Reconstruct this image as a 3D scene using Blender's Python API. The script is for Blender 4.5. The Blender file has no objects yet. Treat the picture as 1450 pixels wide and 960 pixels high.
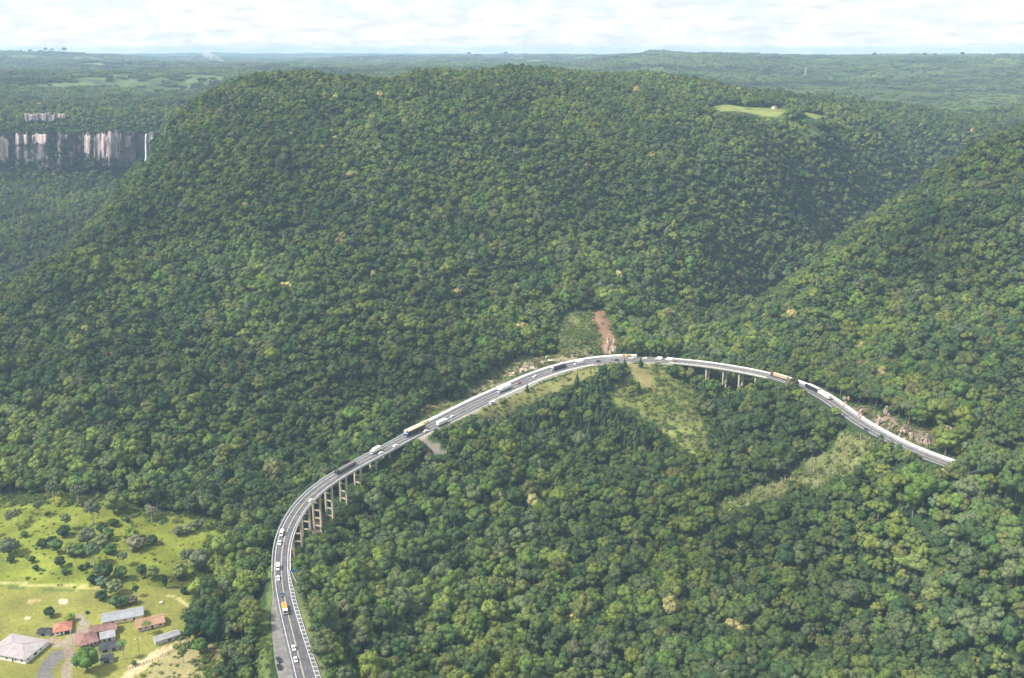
import bpy, bmesh, math, random
import numpy as np
from mathutils import noise as mnoise, Vector

scene = bpy.context.scene
rng = np.random.default_rng(7)
random.seed(7)

# ------------------------------------------------------------------ camera
CAM_H = 300.0
FPX = 1400.0                      # focal length for a frame 1450 wide
PITCH = math.atan((480 - 69) / FPX)
cp, sp = math.cos(PITCH), math.sin(PITCH)
cd = bpy.data.cameras.new('camera')
cam = bpy.data.objects.new('camera', cd)
scene.collection.objects.link(cam)
cam.location = (0, 0, CAM_H)
cam.rotation_euler = (math.pi / 2 - PITCH, 0, 0)
cd.sensor_fit = 'HORIZONTAL'
cd.sensor_width = 36
cd.lens = 36 * FPX / 1450
cd.clip_start = 1
cd.clip_end = 60000
scene.camera = cam

# ------------------------------------------------------------------ world, sun, exposure
SUN_EL, SUN_AZ = math.radians(50), math.radians(-105)   # azimuth from +Y, clockwise: left and behind the camera
w = bpy.data.worlds.new('World')
scene.world = w
w.use_nodes = True
nt = w.node_tree
nt.nodes.clear()
def N(t, nt, **k):
    n = nt.nodes.new(t)
    for a, b in k.items():
        setattr(n, a, b)
    return n
wo = N('ShaderNodeOutputWorld', nt)
bg = N('ShaderNodeBackground', nt)
bg.inputs[1].default_value = 0.104
sky = N('ShaderNodeTexSky', nt, sky_type='NISHITA')
sky.sun_disc = False
sky.sun_elevation = SUN_EL
sky.sun_rotation = SUN_AZ
sky.altitude = 900
sky.dust_density = 2.0
tc = N('ShaderNodeTexCoord', nt)
mp = N('ShaderNodeMapping', nt)
mp.inputs['Scale'].default_value = (1, 1, 2.6)
n1 = N('ShaderNodeTexNoise', nt)
n1.inputs['Scale'].default_value = 19
n1.inputs['Detail'].default_value = 9
n1.inputs['Roughness'].default_value = 0.62
n1.inputs['Distortion'].default_value = 0.5
n2 = N('ShaderNodeTexNoise', nt)
n2.inputs['Scale'].default_value = 3.2
n2.inputs['Detail'].default_value = 4
ramp = N('ShaderNodeValToRGB', nt)
ramp.color_ramp.elements[0].position = 0.36
ramp.color_ramp.elements[1].position = 0.56
ad = N('ShaderNodeMath', nt, operation='MULTIPLY_ADD')
ad.inputs[1].default_value = 0.3
shade = N('ShaderNodeValToRGB', nt)
shade.color_ramp.elements[0].position = 0.30
shade.color_ramp.elements[0].color = (4.0, 4.2, 4.45, 1)
shade.color_ramp.elements[1].position = 0.62
shade.color_ramp.elements[1].color = (5.7, 5.7, 5.67, 1)
n3 = N('ShaderNodeTexNoise', nt)
n3.inputs['Scale'].default_value = 30
n3.inputs['Detail'].default_value = 7
mp2 = N('ShaderNodeMapping', nt)
mp2.inputs['Scale'].default_value = (1, 1, 5.5)
mp2.inputs['Location'].default_value = (3, 1, 0.4)
blue = N('ShaderNodeMix', nt, data_type='RGBA', blend_type='MIX')
blue.inputs[0].default_value = 0.8
blue.inputs[7].default_value = (4.0, 4.45, 5.0, 1)
mx = N('ShaderNodeMix', nt, data_type='RGBA')
L = nt.links.new
L(tc.outputs['Generated'], mp.inputs[0]); L(tc.outputs['Generated'], mp2.inputs[0])
L(mp.outputs[0], n1.inputs['Vector']); L(mp.outputs[0], n2.inputs['Vector']); L(mp2.outputs[0], n3.inputs['Vector'])
L(n2.outputs[0], ad.inputs[0]); L(n1.outputs[0], ad.inputs[2])
sb = N('ShaderNodeMath', nt, operation='SUBTRACT'); sb.inputs[1].default_value = 0.15
L(ad.outputs[0], sb.inputs[0]); L(sb.outputs[0], ramp.inputs[0])
L(n3.outputs[0], shade.inputs[0])
L(sky.outputs[0], blue.inputs[6])
L(ramp.outputs[0], mx.inputs[0]); L(blue.outputs[2], mx.inputs[6]); L(shade.outputs[0], mx.inputs[7])
L(mx.outputs[2], bg.inputs[0]); L(bg.outputs[0], wo.inputs[0])

sd = bpy.data.lights.new('sun', 'SUN')
sun = bpy.data.objects.new('sun', sd)
scene.collection.objects.link(sun)
sd.energy = 4.0
sd.angle = math.radians(8)
sd.color = (1, 0.95, 0.87)
sdir = Vector((math.sin(SUN_AZ) * math.cos(SUN_EL), math.cos(SUN_AZ) * math.cos(SUN_EL), math.sin(SUN_EL)))
sun.rotation_euler = sdir.to_track_quat('Z', 'Y').to_euler()
sun.location = (0, 0, 290)

scene.view_settings.view_transform = 'Standard'
scene.view_settings.look = 'None'
scene.view_settings.gamma = 1
scene.view_settings.exposure = 1.02
scene.cycles.max_bounces = 5
scene.cycles.diffuse_bounces = 2
scene.cycles.glossy_bounces = 1
scene.cycles.transmission_bounces = 2
scene.cycles.transparent_max_bounces = 6
scene.cycles.volume_bounces = 0
scene.cycles.use_denoising = True

# ------------------------------------------------------------------ generic helpers
COL = scene.collection
def tag(o, label=None, cat=None, group=None, kind=None):
    if label: o['label'] = label
    if cat: o['category'] = cat
    if group: o['group'] = group
    if kind: o['kind'] = kind
    return o
def link(o, parent=None):
    COL.objects.link(o)
    if parent is not None:
        o.parent = parent
    return o
def thing(name, label, cat, loc=(0, 0, 0), rz=0.0, group=None):
    o = bpy.data.objects.new(name, None)
    o.empty_display_size = 0.5
    link(o)
    o.location = loc
    o.rotation_euler = (0, 0, rz)
    return tag(o, label, cat, group)

class MB:
    """collects shapes into one mesh"""
    def __init__(s):
        s.v = []; s.f = []
    def add(s, vs, fs):
        b = len(s.v)
        s.v += [tuple(map(float, x)) for x in vs]
        s.f += [tuple(b + i for i in f) for f in fs]
        return s
    def box(s, x0, x1, y0, y1, z0, z1):
        return s.add([(x0, y0, z0), (x1, y0, z0), (x1, y1, z0), (x0, y1, z0), (x0, y0, z1), (x1, y0, z1), (x1, y1, z1), (x0, y1, z1)],
                     [(0, 3, 2, 1), (4, 5, 6, 7), (0, 1, 5, 4), (1, 2, 6, 5), (2, 3, 7, 6), (3, 0, 4, 7)])
    def prism(s, prof, x0, x1, axis='x'):
        n = len(prof)
        if axis == 'x':
            a = [(x0, y, z) for y, z in prof]; b = [(x1, y, z) for y, z in prof]
        else:
            a = [(y, x0, z) for y, z in prof]; b = [(y, x1, z) for y, z in prof]
        fs = [tuple(range(n))[::-1], tuple(range(n, 2 * n))]
        fs += [(i, (i + 1) % n, n + (i + 1) % n, n + i) for i in range(n)]
        return s.add(a + b, fs)
    def tube(s, pts, rad, n=6, cap=True):
        rings = []
        pts = [Vector(p) for p in pts]
        b = len(s.v)
        for i, p in enumerate(pts):
            d = (pts[min(i + 1, len(pts) - 1)] - pts[max(i - 1, 0)]).normalized()
            a = d.orthogonal().normalized() if abs(d.z) < 0.95 else Vector((1, 0, 0))
            a = (a - d * a.dot(d)).normalized()
            c = d.cross(a)
            r = rad[i] if hasattr(rad, '__len__') else rad
            for k in range(n):
                t = 2 * math.pi * k / n
                s.v.append(tuple(p + a * (r * math.cos(t)) + c * (r * math.sin(t))))
        for i in range(len(pts) - 1):
            for k in range(n):
                s.f.append((b + i * n + k, b + i * n + (k + 1) % n, b + (i + 1) * n + (k + 1) % n, b + (i + 1) * n + k))
        if cap:
            s.f.append(tuple(b + k for k in range(n))[::-1])
            s.f.append(tuple(b + (len(pts) - 1) * n + k for k in range(n)))
        return s
    def wheel(s, x, y, z, r, wd, n=12):
        a = [(x + r * math.cos(2 * math.pi * k / n), y - wd / 2, z + r * math.sin(2 * math.pi * k / n)) for k in range(n)]
        b = [(p[0], y + wd / 2, p[2]) for p in a]
        return s.add(a + b, [tuple(range(n)), tuple(range(n, 2 * n))[::-1]] + [(k, n + k, n + (k + 1) % n, (k + 1) % n) for k in range(n)])
    def mesh(s, name, mat, smooth=False):
        me = bpy.data.meshes.new(name)
        me.from_pydata(s.v, [], s.f)
        bm = bmesh.new(); bm.from_mesh(me)
        bmesh.ops.recalc_face_normals(bm, faces=bm.faces)
        bm.to_mesh(me); bm.free()
        me.materials.append(mat)
        if smooth:
            me.polygons.foreach_set('use_smooth', [True] * len(me.polygons))
        return me
    def build(s, name, mat, parent=None, smooth=False, bevel=0):
        o = bpy.data.objects.new(name, s.mesh(name, mat, smooth))
        link(o, parent)
        if bevel:
            md = o.modifiers.new('bevel', 'BEVEL'); md.width = bevel; md.segments = 2; md.limit_method = 'ANGLE'
        return o

def fast_mesh(name, V, Q, smooth=True):
    V = np.asarray(V, np.float32); Q = np.asarray(Q, np.int32)
    me = bpy.data.meshes.new(name)
    k = Q.shape[1]
    me.vertices.add(len(V)); me.loops.add(Q.size); me.polygons.add(len(Q))
    me.vertices.foreach_set('co', V.ravel())
    me.loops.foreach_set('vertex_index', Q.ravel())
    me.polygons.foreach_set('loop_start', np.arange(0, Q.size, k, dtype=np.int32))
    me.polygons.foreach_set('loop_total', np.full(len(Q), k, np.int32))
    me.polygons.foreach_set('use_smooth', np.full(len(Q), smooth))
    me.update(calc_edges=True)
    return me

# ------------------------------------------------------------------ materials
def mat_new(name):
    m = bpy.data.materials.new(name)
    m.use_nodes = True
    return m, m.node_tree, m.node_tree.nodes['Principled BSDF']
def plain(name, col, rough=0.6, metal=0.0, var=0.12, scale=1.5, spec=0.4, streak=False):
    m, t, b = mat_new(name)
    tc = N('ShaderNodeTexCoord', t)
    mp = N('ShaderNodeMapping', t)
    if streak: mp.inputs['Scale'].default_value = (1, 1, 0.15)
    nz = N('ShaderNodeTexNoise', t); nz.inputs['Scale'].default_value = scale; nz.inputs['Detail'].default_value = 6
    mr = N('ShaderNodeMapRange', t)
    mr.inputs[1].default_value = 0.3; mr.inputs[2].default_value = 0.7
    mr.inputs[3].default_value = 1 - var; mr.inputs[4].default_value = 1 + var
    mm = N('ShaderNodeMix', t, data_type='RGBA', blend_type='MULTIPLY'); mm.inputs[0].default_value = 1
    mm.inputs[6].default_value = (*col, 1)
    t.links.new(tc.outputs['Object'], mp.inputs[0]); t.links.new(mp.outputs[0], nz.inputs['Vector'])
    t.links.new(nz.outputs[0], mr.inputs[0]); t.links.new(mr.outputs[0], mm.inputs[7])
    t.links.new(mm.outputs[2], b.inputs['Base Color'])
    b.inputs['Roughness'].default_value = rough
    b.inputs['Metallic'].default_value = metal
    b.inputs['Specular IOR Level'].default_value = spec
    return m
def two_tone(name, c1, c2, scale=0.3, rough=0.9, detail=8, stretch=(1, 1, 1), lo=0.42, hi=0.6, bump=0.0):
    m, t, b = mat_new(name)
    tc = N('ShaderNodeTexCoord', t); mp = N('ShaderNodeMapping', t); mp.inputs['Scale'].default_value = stretch
    nz = N('ShaderNodeTexNoise', t); nz.inputs['Scale'].default_value = scale; nz.inputs['Detail'].default_value = detail; nz.inputs['Roughness'].default_value = 0.65
    mr = N('ShaderNodeMapRange', t); mr.inputs[1].default_value = lo; mr.inputs[2].default_value = hi
    mm = N('ShaderNodeMix', t, data_type='RGBA'); mm.inputs[6].default_value = (*c1, 1); mm.inputs[7].default_value = (*c2, 1)
    t.links.new(tc.outputs['Object'], mp.inputs[0]); t.links.new(mp.outputs[0], nz.inputs['Vector']); t.links.new(nz.outputs[0], mr.inputs[0])
    t.links.new(mr.outputs[0], mm.inputs[0]); t.links.new(mm.outputs[2], b.inputs['Base Color'])
    b.inputs['Roughness'].default_value = rough
    b.inputs['Specular IOR Level'].default_value = 0.2
    if bump:
        bp = N('ShaderNodeBump', t); bp.inputs['Strength'].default_value = bump; bp.inputs['Distance'].default_value = 1.0
        t.links.new(nz.outputs[0], bp.inputs['Height']); t.links.new(bp.outputs[0], b.inputs['Normal'])
    return m

M = {}
M['asphalt'] = two_tone('asphalt', (0.088, 0.087, 0.096), (0.14, 0.135, 0.142), 0.22, 0.85)
M['track'] = two_tone('tyre_track', (0.07, 0.069, 0.076), (0.105, 0.10, 0.11), 0.3, 0.8)
M['gravel'] = two_tone('gravel', (0.14, 0.132, 0.125), (0.21, 0.195, 0.18), 0.35, 0.95)
M['line_white'] = plain('line_white', (0.62, 0.61, 0.58), 0.7, var=0.25, scale=0.8)
M['line_yellow'] = plain('line_yellow', (0.55, 0.47, 0.28), 0.7, var=0.25, scale=0.8)
M['concrete'] = plain('concrete', (0.5, 0.48, 0.44), 0.85, var=0.22, scale=0.7, streak=True)
M['concrete_white'] = plain('concrete_white', (0.56, 0.55, 0.525), 0.8, var=0.14, scale=0.5)
M['concrete_tan'] = plain('concrete_tan', (0.46, 0.39, 0.29), 0.85, var=0.22, scale=0.5, streak=True)
M['glass'] = plain('glass', (0.02, 0.025, 0.03), 0.08, var=0.05, spec=0.7)
M['tyre'] = plain('tyre', (0.02, 0.02, 0.02), 0.8)
M['bark'] = plain('bark', (0.17, 0.14, 0.11), 0.9, var=0.3, scale=3)
M['pale_bark'] = plain('pale_bark', (0.42, 0.38, 0.31), 0.9, var=0.2, scale=3)
M['chassis'] = plain('chassis', (0.04, 0.04, 0.045), 0.6)
M['steel'] = plain('steel', (0.5, 0.5, 0.5), 0.4, 0.6)
M['rock_pale'] = two_tone('rock_pale', (0.52, 0.44, 0.34), (0.24, 0.19, 0.14), 0.35, 0.95, stretch=(1, 1, 0.4), bump=0.4)
M['rock_cliff'] = two_tone('rock_cliff', (0.50, 0.40, 0.37), (0.13, 0.11, 0.115), 0.10, 0.95, stretch=(1, 1, 0.18), lo=0.4, hi=0.6, bump=0.4)
M['rock_dark'] = two_tone('rock_dark', (0.17, 0.145, 0.145), (0.055, 0.06, 0.055), 0.09, 0.95, stretch=(1, 1, 0.15))
M['water'] = plain('falling_water', (0.75, 0.78, 0.8), 0.5, var=0.15, scale=0.15)
_paint = {}
def paint(col, rough=0.3):
    k = tuple(col)
    if k not in _paint:
        _paint[k] = plain('paint', col, rough, var=0.05, scale=0.6, spec=0.5)
    return _paint[k]

def foliage_mat(name, source):
    m, t, b = mat_new(name)
    if source == 'instancer':
        at = N('ShaderNodeAttribute', t, attribute_type='INSTANCER', attribute_name='tint'); src = at.outputs['Color']
    else:
        at = N('ShaderNodeObjectInfo', t); src = at.outputs['Color']
    tc = N('ShaderNodeTexCoord', t)
    nz = N('ShaderNodeTexNoise', t); nz.inputs['Scale'].default_value = 3.2; nz.inputs['Detail'].default_value = 5; nz.inputs['Roughness'].default_value = 0.7
    mr = N('ShaderNodeMapRange', t); mr.inputs[1].default_value = 0.3; mr.inputs[2].default_value = 0.7; mr.inputs[3].default_value = 0.78; mr.inputs[4].default_value = 1.24
    mm = N('ShaderNodeMix', t, data_type='RGBA', blend_type='MULTIPLY'); mm.inputs[0].default_value = 1
    t.links.new(tc.outputs['Object'], nz.inputs['Vector']); t.links.new(nz.outputs[0], mr.inputs[0])
    t.links.new(src, mm.inputs[6]); t.links.new(mr.outputs[0], mm.inputs[7])
    t.nodes.remove(b)
    d = N('ShaderNodeBsdfDiffuse', t); tr = N('ShaderNodeBsdfTranslucent', t)
    mxs = N('ShaderNodeMixShader', t); mxs.inputs[0].default_value = 0.14
    t.links.new(mm.outputs[2], d.inputs[0]); t.links.new(mm.outputs[2], tr.inputs[0])
    t.links.new(d.outputs[0], mxs.inputs[1]); t.links.new(tr.outputs[0], mxs.inputs[2])
    t.links.new(mxs.outputs[0], t.nodes['Material Output'].inputs['Surface'])
    return m
M['leaf_inst'] = foliage_mat('leaf_of_forest', 'instancer')
M['leaf_obj'] = foliage_mat('leaf_of_tree', 'object')

# ------------------------------------------------------------------ where things stand: rays from the survey position
def ray(u, v):
    X = (u - 725) / FPX; Y = (480 - v) / FPX
    return np.array([X, cp + Y * sp, -sp + Y * cp])
ORG = np.array([0, 0, CAM_H])
def at_z(u, v, z):
    d = ray(u, v); return ORG + d * ((z - CAM_H) / d[2])
def at_y(u, v, y):
    d = ray(u, v); return ORG + d * (y / d[1])
def project(P):
    P = np.asarray(P, float) - ORG
    zc = P[..., 1] * cp - P[..., 2] * sp
    yc = P[..., 1] * sp + P[..., 2] * cp
    return 725 + FPX * P[..., 0] / zc, 480 - FPX * yc / zc

def vnoise(x, y, seed=0):
    xi = np.floor(x).astype(np.int64); yi = np.floor(y).astype(np.int64)
    fx = x - xi; fy = y - yi
    fx = fx * fx * (3 - 2 * fx); fy = fy * fy * (3 - 2 * fy)
    def h(a, b):
        n = (a * 374761393 + b * 668265263 + seed * 974634777) & 0x7fffffff
        n = ((n ^ (n >> 13)) * 1274126177) & 0x7fffffff
        return ((n ^ (n >> 16)) & 0xffff) / 65535.0
    return (h(xi, yi) * (1 - fx) + h(xi + 1, yi) * fx) * (1 - fy) + (h(xi, yi + 1) * (1 - fx) + h(xi + 1, yi + 1) * fx) * fy
def fbm(x, y, seed=0, oct=4):
    r = 0; a = 0.5; 
    for i in range(oct):
        r = r + a * (vnoise(x, y, seed + i) - 0.5); x = x * 2.03; y = y * 2.03; a *= 0.5
    return r * 2

# ------------------------------------------------------------------ the road: centre line
RPX = [(427,945),(414.7,897),(409,874),(403,848),(399,825),(397.8,807),(398,788),(399.5,773),(402.5,760),(409,744),(418,727),(431,710),(448,694),(463,682.5),(480,672),(508.6,655.6),(548.8,635),(575,620),(594.6,611),(617.5,601),(636,591.5),(670,574),(704.6,558),(739,543),(753,536),(777,527.5),(800,520.5),(824,515),(847,511.3),(871,509),(891,508.4),(922.5,509),(953.7,511),(974.6,513),(1006,516.5),(1025,519.5),(1049.6,523.5),(1074.5,528.5),(1087,531.6),(1120,541),(1150,553),(1172,566),(1199,586),(1213.8,597),(1235.6,610),(1257.5,622),(1281,634),(1313,647),(1335,656),(1380,668),(1430,675),(1500,678),(1600,674)]
def road_line():
    P = []
    for i, (u, v) in enumerate(RPX):
        z = 6 + 39 * i / 38 if i <= 38 else 45 + min(2, 2 * (i - 38) / 11)
        P.append(at_z(u, v, z))
    P = np.array(P)
    P = np.vstack([P[0] + (P[0] - P[1]) * 1.2, P])
    d = np.r_[0, np.cumsum(np.linalg.norm(np.diff(P, axis=0), axis=1))]
    s = np.arange(0, d[-1], 2.0)
    Q = np.stack([np.interp(s, d, P[:, k]) for k in range(3)], 1)
    k = np.exp(-0.5 * (np.arange(-15, 16) / 5.0) ** 2); k /= k.sum()
    pad = np.vstack([Q[0] - (Q[1] - Q[0]) * np.arange(15, 0, -1)[:, None], Q, Q[-1] + (Q[-1] - Q[-2]) * np.arange(1, 16)[:, None]])
    return s, np.stack([np.convolve(pad[:, j], k, 'valid') for j in range(3)], 1)
RS, RP = road_line()
RT = np.gradient(RP[:, :2], axis=0); RT /= np.linalg.norm(RT, axis=1)[:, None]
RR = np.stack([RT[:, 1], -RT[:, 0]], 1)          # to the right of travel away from the camera
BANK = 0.06
def rpos(s, off=0.0, dz=0.0):
    x, y, z = (np.interp(s, RS, RP[:, k]) for k in range(3))
    rx, ry = np.interp(s, RS, RR[:, 0]), np.interp(s, RS, RR[:, 1])
    return np.array([x + rx * off, y + ry * off, z - BANK * off + dz])
def rhead(s):
    return math.atan2(np.interp(s, RS, RT[:, 1]), np.interp(s, RS, RT[:, 0]))
_gs = np.arange(0, RS[-1], 1.0); _go = np.arange(-14, 14.1, 0.5)
_G = np.array([[rpos(s, o) for o in _go] for s in _gs])
def road_hit(u, v, dz=0.0):
    pu, pv = project(_G + np.array([0, 0, dz]))
    i = np.argmin((pu - u) ** 2 + (pv - v) ** 2)
    i, j = divmod(i, len(_go))
    return _gs[i], _go[j]
S_V1 = (road_hit(397.8, 806)[0], road_hit(577, 619)[0])      # first viaduct
S_V2 = (road_hit(955, 511)[0], road_hit(1089, 532)[0])       # second viaduct

# ------------------------------------------------------------------ terrain
CAN = 10.5
ZC = 'z'; YC = 'y'
# (u, v, 'z'|'y', value, canopy?)
CP = [
 # pasture
 (-60,945,ZC,-2,0),(0,945,ZC,-2,0),(160,945,ZC,-2,0),(310,945,ZC,-4,0),(0,850,ZC,0,0),(160,850,ZC,0,0),(290,850,ZC,-2,0),(0,780,ZC,3,0),(150,780,ZC,3,0),(280,780,ZC,0,0),(0,710,ZC,8,0),(120,705,ZC,8,0),(320,745,ZC,2,0),(-150,800,ZC,2,0),
 (350,900,ZC,-3,0),(350,850,ZC,0,0),(360,800,ZC,0,1),(370,760,ZC,-3,1),(385,720,ZC,0,1),(365,700,ZC,6,1),
 # wood beyond the pasture and foot of the ridge
 (0,690,ZC,16,1),(120,690,ZC,16,1),(250,690,ZC,12,1),(350,680,ZC,12,1),(0,600,ZC,25,1),(200,600,ZC,28,1),(400,600,ZC,24,1),(450,640,ZC,12,1),(500,625,ZC,20,1),
 (0,500,YC,800,1),(200,500,YC,800,1),(400,500,YC,810,1),(600,500,YC,800,1),(600,570,YC,722,1),(500,570,YC,740,1),(700,520,YC,808,1),(760,490,YC,850,1),
 (0,440,YC,880,1),(100,380,YC,965,1),(180,310,YC,1065,1),(200,260,YC,1140,1),(215,215,YC,1220,1),(240,180,YC,1290,1),(290,135,YC,1370,1),(340,108,YC,1450,1),(370,104,YC,1470,1),(430,104,YC,1480,1),(395,99,YC,1475,1),
 (300,400,YC,905,1),(500,400,YC,905,1),(700,400,YC,930,1),(300,300,YC,1020,1),(500,300,YC,1020,1),(700,300,YC,1040,1),
 (300,200,YC,1150,1),(500,200,YC,1150,1),(700,200,YC,1170,1),(400,150,YC,1270,1),(600,150,YC,1265,1),(800,150,YC,1290,1),
 (470,114,YC,1490,1),(500,127,YC,1520,1),(540,108,YC,1470,1),(580,99,YC,1480,1),(640,97,YC,1500,1),(740,103,YC,1480,1),(850,116,YC,1450,1),(960,145,YC,1420,1),
 (1030,152,YC,1460,0),(1090,158,YC,1450,0),(1150,165,YC,1440,0),(1060,161,YC,1425,0),(1120,167,YC,1415,0),(1165,171,YC,1420,0),(1015,156,YC,1425,0),(1250,178,YC,1540,1),(1340,192,YC,1620,1),
 (860,440,YC,900,1),(860,500,YC,838,0),(820,480,YC,860,0),(860,400,YC,950,1),(860,300,YC,1060,1),(860,200,YC,1200,1),(920,485,YC,870,1),
 # fold and the right flank of the ridge
 (1000,490,YC,880,1),(1100,412,YC,1110,1),(1200,345,YC,1290,1),(1290,275,YC,1450,1),(1340,222,YC,1570,1),
 (1000,400,YC,990,1),(1000,300,YC,1120,1),(1000,220,YC,1240,1),(1100,300,YC,1180,1),(1100,220,YC,1290,1),(1200,260,YC,1360,1),(1200,205,YC,1430,1),(1280,222,YC,1500,1),
 # right ridge
 (1460,184,YC,1060,1),(1385,202,YC,1080,1),(1340,236,YC,1070,1),(1300,268,YC,1055,1),(1200,328,YC,1015,1),(1120,376,YC,965,1),(1020,455,YC,905,1),
 (1450,300,YC,940,1),(1300,350,YC,910,1),(1200,400,YC,890,1),(1450,400,YC,850,1),(1300,450,YC,820,1),(1150,480,YC,840,1),(1450,500,YC,745,1),(1300,540,YC,700,1),(1300,600,YC,640,0),(1220,560,YC,705,0),(1150,520,YC,785,1),(1450,600,YC,655,1),(1450,680,YC,580,1),(1560,300,YC,980,1),(1560,500,YC,760,1),
 # inside the bend
 (870,530,ZC,36,0),(910,525,ZC,37,0),(920,560,ZC,24,0),(830,565,ZC,26,0),(700,600,ZC,24,1),(650,612,ZC,28,0),(800,620,ZC,16,1),(950,620,ZC,8,0),(960,580,ZC,18,0),
 (975,528,ZC,35,1),(1000,534,ZC,34,1),(1027,550,ZC,25,1),(1048,541,ZC,37,1),(1070,541,ZC,39,1),(1060,560,ZC,30,1),(1100,560,ZC,38,1),(1130,551,ZC,50,1),(1170,572,ZC,51,1),(1190,592,ZC,48,1),(1100,620,ZC,20,1),(1000,680,ZC,0,1),(1180,645,ZC,24,0),(1080,695,ZC,2,0),(1010,718,ZC,-9,0),(1220,628,ZC,38,0),(1280,658,ZC,53,1),(1310,668,ZC,55,1),(1345,676,ZC,57,1),(1400,700,ZC,57,1),(1450,722,ZC,57,1),(1250,700,ZC,30,1),(1330,730,ZC,34,1),(1420,760,ZC,34,1),(1450,820,ZC,4,1),
 # stream valley and foreground wood
 (415,775,ZC,2,0),(437,757,ZC,-9,0),(453,735,ZC,-6,0),(470,716,ZC,-1,0),(490,697,ZC,3,0),(511,678,ZC,9,0),(532,661,ZC,14,0),(552,644,ZC,18,0),
 (420,735,ZC,-6,0),(400,715,ZC,-4,0),
 (520,740,ZC,-2,1),(600,680,ZC,12,1),(600,800,ZC,-10,1),(480,820,ZC,4,1),(460,880,ZC,8,1),(520,945,ZC,-2,1),(700,945,ZC,-18,1),(900,945,ZC,-22,1),(1100,945,ZC,-20,1),(1300,945,ZC,-15,1),(1450,945,ZC,-10,1),
 (700,850,ZC,-16,1),(900,850,ZC,-20,1),(1100,850,ZC,-16,1),(1300,850,ZC,-8,1),(600,720,ZC,4,1),(750,700,ZC,2,1),(900,700,ZC,-2,1),(900,780,ZC,-12,1),(1100,780,ZC,-9,1),(750,780,ZC,-9,1),
 # gorge on the left
 (0,232,YC,1690,1),(60,240,YC,1680,1),(110,232,YC,1690,1),(160,236,YC,1690,1),(210,242,YC,1680,1),(100,300,YC,1450,1),(0,300,YC,1500,1),(50,380,YC,1230,1),(0,425,YC,1100,1),(150,330,YC,1300,1),(-120,380,YC,1200,1),(-120,440,YC,960,1),(-120,300,YC,1480,1),
 (0,190,YC,1735,1),(60,186,YC,1735,1),(150,185,YC,1735,1),(210,188,YC,1735,1),(250,188,YC,1740,1),(40,172,YC,1790,1),(100,170,YC,1790,1),(40,156,YC,1810,1),(100,158,YC,1820,1),(0,150,YC,1900,1),(150,150,YC,1900,1),(230,152,YC,1900,1),
 (0,130,YC,2250,1),(150,135,YC,2250,1),(300,130,YC,2300,1),(-150,186,YC,1735,1),(-150,150,YC,1900,1),(-150,232,YC,1690,1),
]
def cpoint(u, v, k, val, can):
    P = at_z(u, v, val) if k == ZC else at_y(u, v, val)
    return (P[0], P[1], P[2] - (CAN if can else 0))
CPW = [cpoint(*c) for c in CP]
# ground outside the view
for x, y, z in [(-400,150,-10),(0,150,-20),(400,150,-25),(-300,300,-4),(-100,330,4),(100,300,-25),(300,300,-25),(-700,600,10),(-900,900,60),(-1100,1300,40),(-1600,2000,210),(700,500,10),(900,800,130),(1000,1100,200),(1300,1500,205),
                (0,1900,235),(-300,1750,225),(-200,2400,228),(400,1900,215),(800,1800,180),(800,2500,170),(300,2800,215),(1200,2200,165),(1500,3000,175),(-800,3000,225),(-1600,3000,228),(0,3400,222),(2300,3500,200),(700,3800,205),(-1500,4200,226),(1500,4200,200),(0,4600,225)]:
    CPW.append((x, y, z))
CPW = np.array(CPW)
def rbf_fit(P, c=25.0):
    n = len(P); S = 1000.0
    X = P[:, :2]
    D = np.sqrt(((X[:, None] - X[None]) ** 2).sum(-1) + c * c)
    A = np.zeros((n + 3, n + 3)); A[:n, :n] = -D - np.eye(n) * -1.0 * 4
    A[:n, n] = 1; A[:n, n + 1:] = X / S; A[n, :n] = 1; A[n + 1:, :n] = X.T / S
    return np.linalg.solve(A, np.r_[P[:, 2], 0, 0, 0])
RBF_C = 25.0
RBW = rbf_fit(CPW, RBF_C)
def rbf_eval(x, y):
    out = np.empty(x.shape)
    n = len(CPW)
    xf, yf, of = x.ravel(), y.ravel(), out.ravel()
    for i in range(0, xf.size, 40000):
        a, b = xf[i:i + 40000], yf[i:i + 40000]
        D = np.sqrt((a[:, None] - CPW[None, :, 0]) ** 2 + (b[:, None] - CPW[None, :, 1]) ** 2 + RBF_C ** 2)
        of[i:i + 40000] = -D @ RBW[:n] + RBW[n] + RBW[n + 1] * a / 1000 + RBW[n + 2] * b / 1000
    return of.reshape(x.shape)

rows = [150.0]
while rows[-1] < 14000:
    y = rows[-1]
    rows.append(y + (max(2.0, y * 0.005) if y > 370 else 10.0))
TY = np.array(rows); NA = 480
TA = np.linspace(-0.78, 0.78, NA)
GX = TA[None, :] * TY[:, None]; GY = np.repeat(TY[:, None], NA, 1)
near = TY < 5000
GZ = np.zeros(GX.shape)
GZ[near] = rbf_eval(GX[near], GY[near])
def sstep(a, b, x):
    t = np.clip((x - a) / (b - a), 0, 1); return t * t * (3 - 2 * t)
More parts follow.
